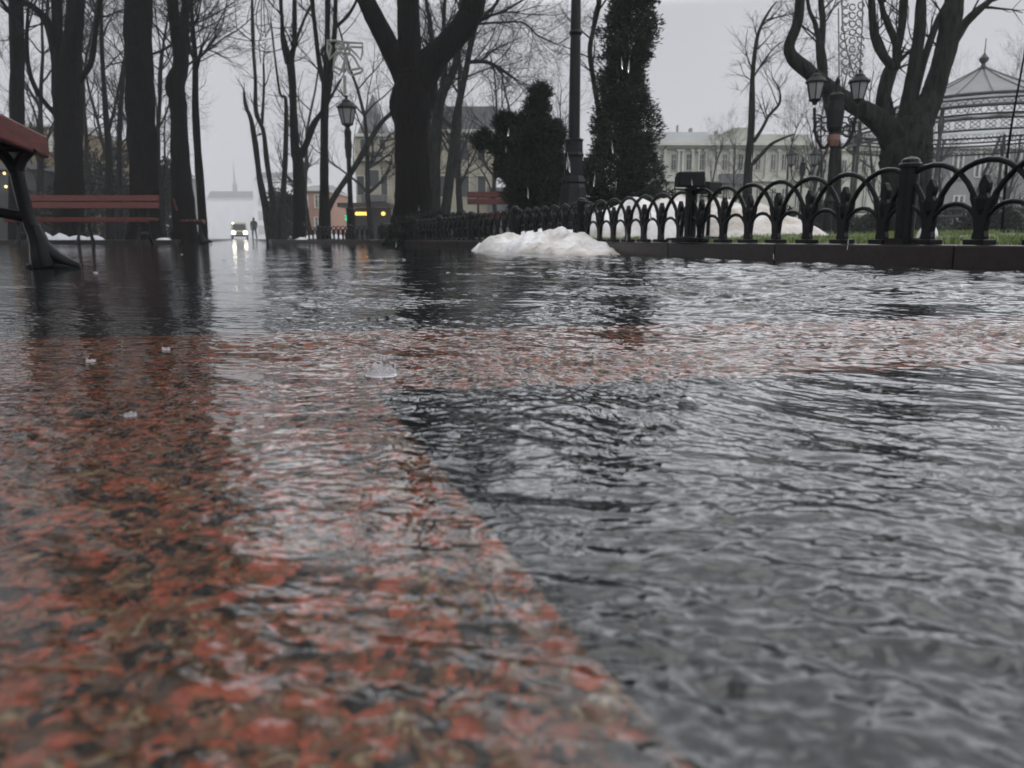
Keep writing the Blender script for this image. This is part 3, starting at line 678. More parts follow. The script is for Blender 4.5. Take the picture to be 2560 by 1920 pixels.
make_tree('grey trunk rising behind the twin lantern lamp', [
    [(2090, 608, 30), (2089, 500, 25), (2091, 400, 24), (2087, 330, 22), (2078, 290, 20), (2062, 230, 20), (2056, 170, 22), (2048, 105, 18)],
    [(2048, 112, 12), (2040, 60, 11), (2025, 20, 9), (2015, -60, 7), (2010, -110, 5)], [(2054, 115, 16), (2060, 50, 14), (2058, 0, 13), (2055, -120, 5)]], 15.8, mat='bark_grey', twigs=8, tl=.8, lowest=260, topn=1, lvl=2)
make_tree('big grey tree with a long snaking left limb before the round pavilion', [
    [(2268, 618, 136), (2264, 560, 116), (2263, 440, 108), (2263, 385, 114), (2276, 335, 100), (2298, 296, 74), (2325, 250, 54), (2345, 190, 48), (2368, 110, 46), (2382, 40, 44), (2390, -60, 30), (2396, -200, 10)],
    [(2262, 420, 60), (2250, 370, 84), (2238, 330, 60), (2228, 300, 30)],
    [(2262, 420, 50), (2238, 352, 66), (2190, 300, 48), (2130, 262, 38), (2060, 215, 34), (2010, 175, 34), (1975, 145, 30), (1968, 115, 26), (1985, 70, 24), (1992, 20, 22), (1994, -60, 16), (1988, -150, 6)],
    [(2240, 390, 50), (2220, 335, 48), (2212, 250, 34), (2225, 190, 32), (2238, 165, 30)], [(2235, 172, 22), (2205, 130, 20), (2190, 80, 18), (2186, 0, 16), (2182, -80, 8)],
    [(2240, 172, 20), (2240, 110, 18), (2220, 60, 15), (2205, 10, 11), (2200, -100, 9)], [(2245, 125, 14), (2258, 60, 18), (2265, 0, 20), (2275, -70, 7)],
    [(2262, 400, 44), (2256, 335, 38), (2266, 260, 30), (2280, 180, 26), (2295, 90, 26), (2300, 0, 22), (2305, -90, 8)],
    [(2383, 98, 26), (2410, 60, 20), (2440, 30, 17), (2475, 0, 13), (2520, -50, 8)], [(2285, 255, 16), (2310, 150, 17), (2340, 60, 16), (2365, 10, 14)]], 11.8, mat='bark_grey', twigs=3, tl=.9, lowest=180, roots=True, spread=.2, topn=1, lvl=1)
make_tree('whip thin leaning sapling crossing the pavilion', [[(2503, 600, 7), (2520, 380, 6), (2540, 250, 5), (2560, 140, 4), (2568, 50, 3)]], 6.5, twigs=2, tl=.3, lowest=100, lvl=1, top=False)

def generic_tree(label, px, Y, hgt, w, mat='bark', seed=0, group='bare trees farther back'):
    p = S(px, 600, Y); t = thing('bare_tree', label, 'tree', (p.x, Y, 0), 0, group)
    b = MB(); cr = MB(); n = 9; P = []; rr = []; q = Vector((0, 0, -.05)); d = Vector((R.uniform(-.06, .06), 0, 1))
    for i in range(n+1):
        P.append(q.copy()); rr.append(w*(1-.8*i/n)); d = (d+rvec()*.07).normalized(); d.z = abs(d.z); q = q+d*(hgt/n)
    b.tube(P, rr, 8); b.build('trunk', M[mat], t, smooth=True)
    for _ in range(17):
        i = R.randint(2, n); ax = Vector((0, 0, 1)).cross(rvec()); ax.normalize()
        grow(cr, P[i], Matrix.Rotation(R.uniform(.4, 1.0), 3, ax) @ Vector((0, 0, 1)), hgt*R.uniform(.18, .34), rr[i]*.55, 3, up=.18, nch=4)
    cr.build('crown', M['twig'], t); return t
gts = [(330, 36, 10, .12, 'background tree seen past the thick straight trunk'), (150, 40, 11, .14, 'faint background tree behind the forked trunk'), (1060, 40, 11, .15, 'background tree just right of the massive trunk'), (1240, 37, 9, .12, 'twiggy tree over the far red bench'), (2340, 50, 9, .12, 'tree behind the left edge of the pavilion'), (2500, 52, 9, .14, 'tree behind the pavilion roof on the right'), (2300, 44, 8, .10, 'slim tree right behind the big grey trunk'), (110, 30, 9, .14, 'slim bare tree between the leftmost trunk and the forked trunk'), (235, 34, 10, .13, 'hazy slim tree just right of the forked trunk'),
       (410, 28, 9, .12, 'hazy tree between the thick straight trunk and the crooked trunk'), 
       (780, 38, 10, .13, 'background tree between the forked tree and the lantern tree'),
       (930, 36, 10, .14, 'background tree just left of the massive trunk'), (1150, 34, 10, .16, 'wide twiggy tree behind the grey many stemmed tree'),
       (1330, 40, 9, .15, 'twiggy tree showing above the pine bush'), (1400, 48, 9, .13, 'faint twiggy tree left of the lamp column'),
       (2015, 42, 9, .14, 'hazy tree behind the distant twin lamp'), (2420, 45, 9, .14, 'tree inside the park behind the pavilion columns'), (2190, 38, 8, .10, 'thin tree between the grey trunk and the big snaking tree'),
       (1760, 50, 6.5, .10, 'small twiggy tree before the left wing of the mansion'), (1825, 47, 6, .09, 'low twiggy tree before the middle of the mansion'), (1955, 44, 7, .10, 'twiggy tree left of the distant twin lamp'), (2045, 36, 6.5, .09, 'twiggy tree between the two twin lamps')]
for px, Y, hh, w, lab in gts: generic_tree(lab, px, Y, hh, w)

# evergreens
def crown_fan(b, c, d, n, ln, wd, droop):
    """a spray of narrow pointed leaflets fanning from c along d"""
    for _ in range(n):
        v = (d+rvec()*.55).normalized(); v.z -= droop; v.normalize()
        s_ = v.cross(rvec())
        if s_.length < 1e-4: continue
        s_.normalize(); l = ln*R.uniform(.55, 1.25); w = wd*R.uniform(.6, 1.3); k = c+rvec()*ln*.45
        b.add([k, k+v*l*.5+s_*w, k+v*l, k+v*l*.5-s_*w], [(0, 1, 2, 3)])
def profile_evergreen(name, label, prof, Y, mat, nclump, leaf, ln, wd, depthf=.85, droop=.3, lump=.25):
    """prof: (py, left px, right px) from top to bottom"""
    base = S((prof[-1][1]+prof[-1][2])/2, 600, Y); o = Vector((base.x, Y, 0))
    t = thing(name, label, 'evergreen tree', (base.x, Y, 0)); b = MB()
    pr = []
    for py, a, c in prof:
        A = S(a, py, Y); B = S(c, py, Y); pr.append((A.z, (A.x+B.x)/2-o.x, (B.x-A.x)/2))
    tot = 0; seg = []
    for i in range(len(pr)-1):
        area = (pr[i][2]+pr[i+1][2])*abs(pr[i][0]-pr[i+1][0]); tot += area; seg.append(tot)
    for _ in range(nclump):
        q = R.uniform(0, tot); i = next(k for k in range(len(seg)) if q <= seg[k]); f = R.random()
        z = pr[i][0]*(1-f)+pr[i+1][0]*f; x = pr[i][1]*(1-f)+pr[i+1][1]*f; w = pr[i][2]*(1-f)+pr[i+1][2]*f
        a = R.uniform(0, 2*pi); rr = w*math.sqrt(R.uniform(.10, 1))
        rr *= 1+lump*noise.noise((math.cos(a)*1.5, math.sin(a)*1.5, z*2.2))
        rr = max(0, rr-ln*.5)
        c = Vector((x+rr*math.cos(a), rr*depthf*math.sin(a), z))
        crown_fan(b, c, Vector((math.cos(a), math.sin(a)*depthf, .55)), leaf, ln, wd, droop*R.random())
    b.build('crown', M[mat], t)
    tk = MB(); zt = pr[0][0]; tk.tube([(0, 0, -.05), (pr[-1][1]*.5, 0, zt*.3), (pr[len(pr)//2][1], 0, zt*.6), (pr[0][1], 0, zt*.98)], [.14, .11, .07, .015], 8); tk.build('trunk', M['bark'], t, smooth=True)
    return t
profile_evergreen('thuja_tree', 'tall columnar dark evergreen rising out of the frame', [(-330, 1570, 1590), (-240, 1545, 1615), (-120, 1525, 1632), (0, 1516, 1640), (80, 1508, 1642), (170, 1490, 1636), (240, 1480, 1628), (300, 1476, 1622), (340, 1466, 1640), (400, 1458, 1650), (470, 1450, 1662), (540, 1445, 1672), (598, 1455, 1660)], 12.4, 'thuja', 5200, 12, .085, .011, lump=.75)
lobes = [(1350, 236, 22, 26, .25), (1343, 272, 30, 28, .25), (1262, 306, 25, 22, .25), (1302, 312, 34, 24, .3), (1348, 322, 46, 30, .4), (1390, 338, 20, 34, .25), (1206, 352, 26, 20, .25), (1246, 366, 26, 20, .25), (1300, 352, 58, 44, .5), (1362, 372, 46, 50, .45), (1306, 420, 74, 50, .5), (1375, 430, 46, 50, .5), (1338, 480, 80, 50, .5), (1345, 545, 84, 60, .6)]
Yp = 11.6; o = S(1345, 600, Yp); o.z = 0
t = thing('pine_bush', 'wide tufted dark pine bush with a ragged outline left of the lamp column', 'evergreen tree', o); b = MB()
for lx, ly, rx, ry, dep in lobes:
    c0 = S(lx, ly, Yp)-o; m_ = mpp(Yp)
    for _ in range(int(rx*ry*.20)+70):
        v = rvec().normalized()*R.random()**.36; kk = .92+.22*noise.noise((v.x*2+lx, v.y*2, v.z*2))
        c = c0+Vector((v.x*rx*m_*kk, v.y*dep*kk, v.z*ry*m_*kk)); crown_fan(b, c, Vector((v.x, v.y, v.z+.35)), 14, .065, .007, 0)
b.build('crown', M['pine'], t)
tk = MB(); tk.tube([(0, 0, -.05), (.05, 0, .6), (-.1, 0, 1.3), (.02, 0, 2.1)], [.10, .08, .06, .02], 8)
for lx, ly, rx, ry, dep in lobes[:6]: q = S(lx, ly, Yp)-o; tk.tube([(0, 0, q.z*.5), (q.x*.6, .05, q.z*.8), q], [.05, .035, .012], 6)
tk.build('trunk', M['bark'], t, smooth=True)
# hedge along the far part of the fence
def leafy_box(name, label, cat, x0, x1, y0, y1, Y, dep, mat, n, ln=.07, wd=.016, group=None):
    A = S(x0, y1, Y); B = S(x1, y0, Y); cx = (A.x+B.x)/2
    t = thing(name, label, cat, (cx, Y, 0), 0, group); b = MB(); w = (B.x-A.x)/2; z1 = B.z
    for _ in range(n):
        a = R.uniform(-1, 1); bb = R.uniform(-1, 1); zz = R.random()**.8
        k = 1+.22*noise.noise((a*2.5+Y, bb*2, x0)); top = z1*(.82+.25*noise.noise((a*4+x0, 1.3, Y)))
        crown_fan(b, Vector((a*w*k*(1-.12*zz), bb*dep/2, zz*top)), Vector((a, bb, .8)), 9, ln, wd, 0)
    b.build('foliage', M[mat], t)
    s_ = MB()
    for k in range(5): s_.tube([(w*(k-2)/3.2, 0, -.05), (w*(k-2)/2.8, R.uniform(-.1, .1), z1*.7)], [.02, .008], 5)
    s_.build('stem', M['bark'], t); return t
leafy_box('hedge', 'low dark clipped hedge behind the far end of the fence', 'hedge', 985, 1225, 528, 600, 13.2, .6, 'hedge', 700)
for k, (a, c, y0, Y, lab) in enumerate([(200, 300, 330, 33, 'dark evergreen shrub mass right of the forked trunk'), (285, 345, 430, 31, 'lower dark shrub left of the thick straight trunk'), (395, 440, 380, 34, 'dark shrub showing between the two middle left trunks'),
                                       (80, 150, 480, 30, 'low dark shrub beyond the left end of the far bench'), (690, 745, 470, 36, 'dark shrub behind the pollarded stems')]):
    leafy_box('evergreen_shrub', lab, 'shrub', a, c, y0, 600, Y, 1.8, 'hedge', 420, .22, .05, 'dark shrubs behind the alley trees')
for k, (a, c, y0, Y, lab) in enumerate([(2150, 2235, 535, 21, 'low dark shrub beyond the lawn left of the big grey trunk'), (2330, 2420, 505, 33, 'dark shrub between the pavilion columns'), (2420, 2520, 525, 19.5, 'low dark shrub in front of the pavilion railing'), (2500, 2600, 490, 34, 'tall dark shrub behind the right pavilion columns'),
                                       (2040, 2085, 520, 24, 'small dark shrub left of the twin lantern pole')]):
    leafy_box('park_shrub', lab, 'shrub', a, c, y0, 600, Y, 1.2, 'hedge', 330, .14, .03, 'dark shrubs in the park lawn')
leafy_box('round_shrub', 'rounded grey green shrub behind the taller fence arches', 'shrub', 1912, 1990, 510, 600, 6.8, .3, 'hedge', 260, .04, .008)

# ------------------------------------------------------------------ lamps
def lantern(parent, x, y, z, s=1.0):
    """z: foot of the glass; about .6 m tall at s = 1"""
    l = MB(); f = []
    n = 6
    for j in range(n):
        a = 2*pi*j/n+.2
        l.tube([(x+.115*s*math.cos(a), y+.115*s*math.sin(a), z), (x+.195*s*math.cos(a), y+.195*s*math.sin(a), z+.34*s)], .014*s, 4)
    l.lathe([(.12*s, -.02*s), (.135*s, 0), (.12*s, .015*s)], (x, y, z), 12)
    l.lathe([(.05*s, -.10*s), (.05*s, -.06*s), (.10*s, -.02*s)], (x, y, z), 10)
    fr = l.build('lantern', M['iron_dull'], parent)
    g = MB(); g.lathe([(.108*s, .005*s), (.182*s, .335*s)], (x, y, z), 6, .2); g.build('glass', M['opal'], fr)
    c = MB(); c.lathe([(.215*s, .34*s), (.225*s, .365*s), (.20*s, .39*s), (.15*s, .44*s), (.12*s, .455*s), (.10*s, .50*s), (.05*s, .535*s), (.022*s, .545*s), (.022*s, .56*s), (.036*s, .58*s), (.03*s, .60*s), (.008*s, .625*s)], (x, y, z), 12)
    for j in range(6):
        a = 2*pi*j/6+.2; c.tube([(x+.222*s*math.cos(a), y+.222*s*math.sin(a), z+.36*s), (x+.226*s*math.cos(a), y+.226*s*math.sin(a), z+.42*s)], [.016*s, .004*s], 5)
    c.build('lantern_cap', M['iron_dull'], fr); return fr
def make_single(label, px, Y, topy):
    p = S(px, topy+60, Y); zt = S(px, topy, Y).z; t = thing('street_lamp', label, 'street lamp', (p.x, Y, 0)); zf = zt-.625
    b = MB(); b.lathe([(.16, 0), (.16, .25), (.13, .28), (.10, .30), (.10, .75), (.12, .78), (.075, .82), (.06, .95), (.052, zf-.75), (.07, zf-.72), (.075, zf-.55), (.09, zf-.5), (.075, zf-.3), (.085, zf-.16), (.05, zf-.08)], (0, 0, 0), 12)
    b.build('pole', M['iron'], t, smooth=False); lantern(t, 0, 0, zf); return t
make_single('single lantern lamp post standing by the upright alley tree', 868, 18, 238)
def make_double(label, px, Y, lx, footy, tape=False, mat='iron_dull'):
    p = S(px, footy, Y); zf = S(px, footy, Y).z; t = thing('street_lamp', label, 'street lamp', (p.x, Y, 0)); s = lx*mpp(Y); k_ = min(1, 70*mpp(Y)/.625)
    b = MB(); b.lathe([(.11, 0), (.11, .2), (.07, .24), (.055, .6), (.07, .63), (.042, .7), (.036, zf-.62), (.075, zf-.55), (.065, zf-.42), (.10, zf-.36), (.115, zf-.15), (.095, zf-.02), (.105, zf+.06), (.05, zf+.10), (.03, zf+.2), (.035, zf+.24), (.008, zf+.3)], (0, 0, 0), 12)
    b.build('pole', M[mat], t)
    for sg in (-1, 1):
        a = MB(); pts = [(sg*.05, 0, zf-.55), (sg*s*.45, 0, zf-.62), (sg*s*.85, 0, zf-.45), (sg*s, 0, zf-.1)]
        pp = catmull(pts, 6); a.tube(pp, .022, 6)
        for (cx, cz, r0) in ((.42, -.33, .13), (.66, -.42, .10), (.80, -.25, .07), (.25, -.12, .09)):
            sp = [(sg*(s*cx)+r0*(1-k/26)*math.cos(k*.42)*sg, 0, zf+cz+r0*(1-k/26)*math.sin(k*.42)) for k in range(22)]
            a.tube(sp, .011, 5)
        a.build('arm', M[mat], t); lantern(t, sg*s, 0, zf, k_)
    if tape:
        b = MB(); b.lathe([(.066, zf-.60), (.088, zf-.52), (.08, zf-.45)], (0, 0, 0), 10); b.build('tape', M['orange'], t)
    return t
make_double('twin lantern lamp with scrolled arms and orange tape on its pole', 2091, 10.8, 51, 250, True)
make_double('distant hazy twin lantern lamp before the green mansion', 2007, 29, 28, 412)
# tall column
p = S(1438, 150, 9.2)
t = thing('lamp_column', 'tall black lamp column on a stepped pedestal beside the tall evergreen', 'lamp post', (p.x, 9.2, 0))
zz = lambda y: S(1440, y, 9.2).z
b = MB(); b.lathe([(.068, zz(352)), (.064, zz(200)), (.058, zz(90)), (.072, zz(86)), (.078, zz(82)), (.060, zz(76)), (.055, zz(0)), (.05, zz(-300)), (.06, zz(-310)), (.03, zz(-330))], (0, 0, 0), 16); b.build('pole', M['iron'], t, smooth=False)
b = MB(); b.lathe([(.19, .06), (.19, zz(520)), (.17, zz(505)), (.15, zz(470)), (.13, zz(460)), (.15, zz(455)), (.135, zz(448)), (.115, zz(440)), (.11, zz(395)), (.125, zz(388)), (.11, zz(382)), (.105, zz(356)), (.12, zz(350)), (.07, zz(345))], (0, 0, 0), 8, pi/8); b.build('pedestal', M['iron'], t)
lantern(t, 0, 0, zz(-330)+.08, 1.1)

# ------------------------------------------------------------------ hanging light decorations
def deco(name, label, cat, Y, polys, mat, r, origin, part='wire'):
    o = S(*origin, Y); t = thing(name, label, cat, o)
    for pn, lst in polys.items():
        b = MB()
        for pl in lst:
            b.tube([S(x, y, Y)-o for x, y in pl], r, 5)
        b.build(pn, M[mat], t)
    return t
def arc(cx, cy, rx, ry, a0, a1, n=12): return [(cx+rx*math.cos(math.radians(a0+(a1-a0)*k/n)), cy+ry*math.sin(math.radians(a0+(a1-a0)*k/n))) for k in range(n+1)]
zb_ = lambda L: [(790+x*.1508, 70+y*.1508) for x, y in L]
def zarc(x, y, q): return zb_([(x+q*math.cos(k*pi/6), y+q*math.sin(k*pi/6)) for k in range(13)])
bow = [zb_([(340, 210), (190, 200), (185, 380), (220, 520), (330, 405), (440, 380)]), zb_([(200, 250), (250, 300), (215, 480)]), zb_([(340, 210), (540, 240), (770, 250), (770, 400), (740, 530), (660, 430), (540, 320), (540, 240)]),
       zb_([(570, 310), (770, 320)]), zarc(375, 300, 46), zarc(480, 290, 46), zarc(455, 380, 36), zarc(522, 385, 36)]
bell1 = [zb_([(480, 480), (430, 420), (385, 405), (340, 430), (310, 490), (300, 600), (285, 700), (390, 780), (430, 700), (470, 560), (480, 480)]), zb_([(298, 640), (425, 695)]), zb_([(478, 480), (470, 640), (455, 740)])]
bell2 = [zb_([(490, 470), (520, 440), (565, 430), (610, 460), (650, 520), (720, 650), (780, 690), (740, 740), (590, 785), (540, 740), (510, 600), (490, 470)]), zb_([(570, 695), (765, 660)]), zb_([(465, 790), (470, 1100)]), zb_([(485, 790), (486, 1100)])]
deco('bell_decoration', 'white rope light decoration of a bow and two bells above the single lantern', 'light decoration', 18.0, {'bow': bow, 'bell': bell1, 'second_bell': bell2}, 'wirewhite', .026, (868, 235))
zc_ = lambda L: [(600+x*.1175, y*.1175) for x, y in L]
cage = [zc_(q) for q in ([(470, -250), (340, 0), (285, 300), (300, 520), (310, 900), (310, 1350)], [(470, -250), (420, 0), (350, 250), (345, 520)], [(470, -250), (450, 250), (455, 520), (450, 700), (400, 900), (440, 1350)], [(470, -250), (500, 0), (520, 520), (545, 800)],
        [(470, -250), (530, 60), (590, 220), (612, 500), (700, 700), (715, 900), (742, 1350)], [(290, 500), (380, 540), (500, 545), (610, 500)], [(350, 540), (420, 720), (540, 780), (640, 620)], [(360, 560), (450, 660), (560, 690), (660, 560)], [(310, 900), (350, 1000), (420, 930), (470, 1000), (560, 1060), (640, 980)])]
sw = [zc_(q) for q in ([(200, 960), (310, 1030), (500, 1095), (700, 1100), (900, 1040), (1000, 1020), (1150, 930)], [(500, 1080), (560, 1130), (640, 1110)], [(690, 580), (850, 610), (1050, 580), (1200, 590), (1300, 650), (1350, 720)], [(20, 560), (130, 680), (270, 760)], [(750, 760), (880, 710)])]
tw = [[(x+8*math.cos(k*pi/6), y+2*math.sin(k*pi/6)) for k in range(13)] for x, y in ((735, 60), (735, 65), (734, 70), (733, 77), (733, 90), (733, 110), (707, 70), (709, 78), (711, 120))]
deco('lantern_decoration', 'faint cage shaped wire light decoration hanging over the alley mouth', 'light decoration', 22, {'cage': cage, 'swag': sw, 'trunk_wrap': tw}, 'wiregrey', .014, (655, 0))
lat = []
for k in range(9):
    yy = 8+k*21
    lat += [arc(2112+3*math.sin(k), yy, 9, 9, 0, 300, 9), arc(2150+3*math.cos(k*1.3), yy+6, 8, 9, 60, 380, 9), arc(2131, yy+10, 8, 8, 0, 330, 8)]
lat += [[(2104, -60), (2106, 60), (2118, 130), (2135, 190)], [(2158, -60), (2156, 60), (2152, 130), (2148, 195)], [(2096, 20), (2098, 200)]]
deco('garland_decoration', 'long dark scrollwork light garland hanging above the twin lantern', 'light decoration', 14.4, {'scrollwork': lat}, 'wiregrey', .012, (2131, 0))

# ------------------------------------------------------------------ buildings
def pbox(b, x0, y0, x1, y1, Y, dep, o, out=0.0):
    A = S(x0, y1, Y); B = S(x1, y0, Y)
    z0 = A.z
    b.box(Vector(((A.x+B.x)/2, Y-out+dep/2, (z0+B.z)/2))-o, (B.x-A.x, dep, B.z-z0))
def bld(name, label, px, Y):
    p = S(px, 600, Y); o = Vector((p.x, Y, 0)); return thing(name, label, 'building', o), o
def win(t, o, x0, y0, x1, y1, Y, frame='trim', fw=2.2, out=.06, glass='glassdark'):
    b = MB(); pbox(b, x0-fw, y0-fw, x0, y1, Y, .12, o, out); pbox(b, x1, y0-fw, x1+fw, y1, Y, .12, o, out)
    pbox(b, x0, y0-fw, x1, y0, Y, .12, o, out-.003); pbox(b, x0-fw*1.3, y1, x1+fw*1.3, y1+fw*.8, Y, .18, o, out+.05)
    f = b.build('window', M[frame], t)
    b = MB(); pbox(b, x0, y0, x1, y1, Y, .06, o, .02); b.build('pane', M[glass], f)
    b = MB(); pbox(b, (x0+x1)/2-.4, y0, (x0+x1)/2+.4, y1, Y, .05, o, .05); pbox(b, x0, y0+(y1-y0)*.3, x1, y0+(y1-y0)*.3+.8, Y, .04, o, .047); b.build('glazing_bar', M[frame], f)
# pale green mansion
Y = 56; t, o = bld('mansion', 'pale green classical mansion with a long parapet and tall windows', 1850, Y)
b = MB(); pbox(b, 1600, 372, 2030, 604, Y, 9, o); b.build('wall', M['stucco_green'], t)
b = MB(); pbox(b, 2030, 378, 2300, 604, Y+.6, 9, o); b.build('side_wing', M['stucco_green'], t)
b = MB(); pbox(b, 1596, 356, 2036, 366, Y, 10, o, .7); pbox(b, 1600, 366, 2032, 372, Y, 9.4, o, .35); pbox(b, 2036, 360, 2304, 378, Y+.6, 9.4, o, .3); b.build('cornice', M['trim'], t)
b = MB(); pbox(b, 1600, 328, 1776, 356, Y, 8, o, -.4); b.build('attic', M['tin'], t)
b = MB(); pbox(b, 1776, 334, 2030, 356, Y, 8, o, -.4); pbox(b, 1838, 316, 1878, 334, Y, 5, o, -.6); b.build('roof', M['mossroof'], t)
for x, y, w in ((1704, 306, 3), (1738, 314, 7), (1802, 322, 5)):
    b = MB(); pbox(b, x-w/2, y, x+w/2, 330, Y, .5, o, -1.2); b.build('chimney', M['stucco_grey'], t)
for x in (1645, 1661, 1695, 1705, 1730, 1745, 1763, 1793, 1825, 1838, 1880, 1912, 1945, 1975, 2005):
    b = MB(); pbox(b, x-3.5, 380, x+3.5, 450, Y, .3, o, .25); pbox(b, x-5, 374, x+5, 380, Y, .36, o, .31); b.build('pilaster', M['trim'], t)
for x in (1652, 1684, 1722, 1754, 1812, 1852, 1895, 1933, 1960, 1992): win(t, o, x-6, 386, x+6, 425, Y)
for x in (1652, 1684, 1722, 1754, 1812, 1852, 1895, 1933, 1960, 1992, 2060, 2110, 2160, 2230): win(t, o, x-6, 472, x+6, 520, Y if x < 2030 else Y+.6)
for x in (2060, 2110, 2160, 2230): win(t, o, x-6, 400, x+6, 432, Y+.6)
b = MB(); pbox(b, 1795, 436, 1870, 460, Y, .8, o, .8); b.build('balcony', M['slate'], t)
b = MB(); pbox(b, 1600, 448, 2030, 454, Y, .3, o, .33); b.build('string_course', M['trim'], t)
# cream corner house with spired bay behind the alley trees
Y = 46; t, o = bld('corner_house', 'cream corner house with a pointed bay tower and a dark lit shopfront', 1080, Y)
b = MB(); pbox(b, 985, 330, 1235, 604, Y, 8, o); b.build('wall', M['stucco_cream'], t)
b = MB(); pbox(b, 1060, 262, 1240, 330, Y, 6, o, -.5); b.build('mansard_roof', M['slate'], t)
b = MB(); pbox(b, 905, 345, 985, 604, Y, 6, o, 1.2); b.build('bay', M['stucco_cream'], t)
b = MB(); A = S(945, 345, Y)-o; zt = S(928, 236, Y).z; b.lathe([(1.05, A.z-.1), (.98, A.z+.2), (.55, A.z+1.1), (.22, A.z+1.9), (.02, zt)], (A.x-.2, -.2, 0), 8); b.build('spire', M['slate'], t)
b = MB(); pbox(b, 895, 398, 990, 408, Y, 6.4, o, 1.5); pbox(b, 900, 342, 988, 349, Y, 6.3, o, 1.4); pbox(b, 985, 325, 1240, 334, Y, 8.2, o, .3); b.build('cornice', M['trim'], t)
for x0, x1, y0, y1 in ((926, 968, 388, 400),): 
    b = MB(); pbox(b, x0, y0, x1, y1, Y, .1, o, 1.75); b.build('attic_window', M['glassdark'], t)
def win2(x0, y0, x1, y1, out): 
    b = MB(); pbox(b, x0-2, y0-2, x1+2, y1+2, Y, .1, o, out); f = b.build('window', M['trim'], t)
    b = MB(); pbox(b, x0, y0, x1, y1, Y, .1, o, out+.04); b.build('pane', M['glassdark'], f)
for q in ((905, 445, 920, 490, 1.25), (963, 445, 976, 490, 1.25), (930, 430, 956, 470, 1.25), (912, 355, 926, 380, 1.25), (958, 355, 972, 380, 1.25), (1148, 440, 1172, 492, .05), (1195, 440, 1214, 492, .05), (1150, 350, 1170, 400, .05), (1195, 350, 1212, 400, .05), (1095, 440, 1112, 492, .05)): win2(*q)
b = MB(); pbox(b, 920, 492, 974, 508, Y, .9, o, 2.0); b.build('balcony', M['slate'], t)
b = MB(); pbox(b, 868, 512, 990, 522, Y, 2.5, o, 2.6); b.build('canopy', M['shop'], t)
b = MB(); pbox(b, 880, 522, 986, 604, Y, 1, o, 1.32); b.build('shopfront', M['shop'], t)
b = MB(); pbox(b, 1220, 470, 1290, 604, Y, 3, o, .6); b.build('annex', M['slate'], t)
b = MB(); pbox(b, 1222, 478, 1232, 496, Y, .2, o, .75); b.build('sign', M['stucco_yellow'], t)
for k in range(5):
    b = MB(); q = S(898+k*7, 536, Y)-o; q.y = -1.42; b.lathe([(.02, -.10), (.095, -.05), (.095, .05), (.02, .10)], q, 8); b.build('shop_lamp', M['amberlamp'], t)
b = MB(); q = S(968, 536, Y)-o; q.y = -1.42; b.lathe([(.02, -.11), (.11, -.05), (.11, .05), (.02, .11)], q, 8); b.build('shop_lamp', M['amberlamp'], t)
b = MB(); q = lambda x, y: (S(x, y, Y)-o)-Vector((0, 1.45, 0))
b.tube([q(876, 540), (q(880, 545)), q(876, 549), q(881, 553), q(884, 558)], .05, 6); b.tube([q(882, 540), q(879, 552)], .05, 6); b.build('neon_sign', M['greenneon'], t)
# other houses
def plain_house(name, label, x0, x1, y0, Y, mat, rows, cols, roof='slate', dep=8, rh=18):
    t, o = bld(name, label, (x0+x1)/2, Y)
    b = MB(); pbox(b, x0, y0, x1, 604, Y, dep, o); b.build('wall', M[mat], t)
    b = MB(); pbox(b, x0-3, y0-5, x1+3, y0, Y, dep+.6, o, .3); b.build('cornice', M['trim'], t)
    A = S(x0-2, y0-5, Y)-o; B = S(x1+2, y0-5-rh, Y)-o
    b = MB(); b.add([(A.x, -.2, A.z), (B.x, -.2, A.z), (B.x, dep, A.z), (A.x, dep, A.z), (A.x+.3, dep*.45, B.z), (B.x-.3, dep*.45, B.z)], [(0, 1, 5, 4), (1, 2, 5), (2, 3, 4, 5), (3, 0, 4), (0, 3, 2, 1)]); b.build('roof', M[roof], t)
    for r in range(rows):
        for c in range(cols):
            xx = x0+(x1-x0)*(c+.5)/cols; ya = y0+10+(590-y0)*r/rows; yb = ya+(590-y0)/rows*.55; w = (x1-x0)/cols*.2
            win(t, o, xx-w, ya, xx+w, yb, Y, fw=max(1, w*.3), glass='glassdark' if Y < 100 else 'glass_misted')
    return t
plain_house('pink_house', 'small pink house between the two upright alley trees', 745, 812, 478, 58, 'stucco_pink', 2, 2)
plain_house('ochre_house', 'ochre house glimpsed left of the forked trunk', 20, 150, 318, 44, 'stucco_yellow', 3, 4)
plain_house('grey_house', 'grey house dimly seen between the left trunks', 215, 392, 430, 60, 'stucco_grey', 2, 5)
plain_house('far_house', 'very pale hazy house closing the end of the street', 520, 660, 500, 380, 'stucco_misted', 0, 0)
plain_house('side_house', 'hazy grey house behind the pollarded stems', 640, 750, 450, 150, 'stucco_misted', 4, 4)
plain_house('park_house', 'long grey house standing behind the pavilion', 2310, 2760, 372, 64, 'stucco_grey', 2, 8)
# church spire on the far house line
t, o = bld('church_spire', 'faint thin spire rising over the end of the street', 596, 390); 
b = MB(); zb = S(596, 462, 390).z; zt = S(596, 405, 390).z; b.lathe([(1.2, 0), (1.2, zb), (.5, zb+1.2), (.35, (zb+zt)/2), (.04, zt)], (0, 0, 0), 8); b.build('tower', M['stucco_grey'], t)
b = MB(); b.box((0, 0, zt-.9), (1.1, .12, .14)); b.box((0, 0, zt-.3), (.14, .12, 2.0)); b.build('cross', M['slate'], t)
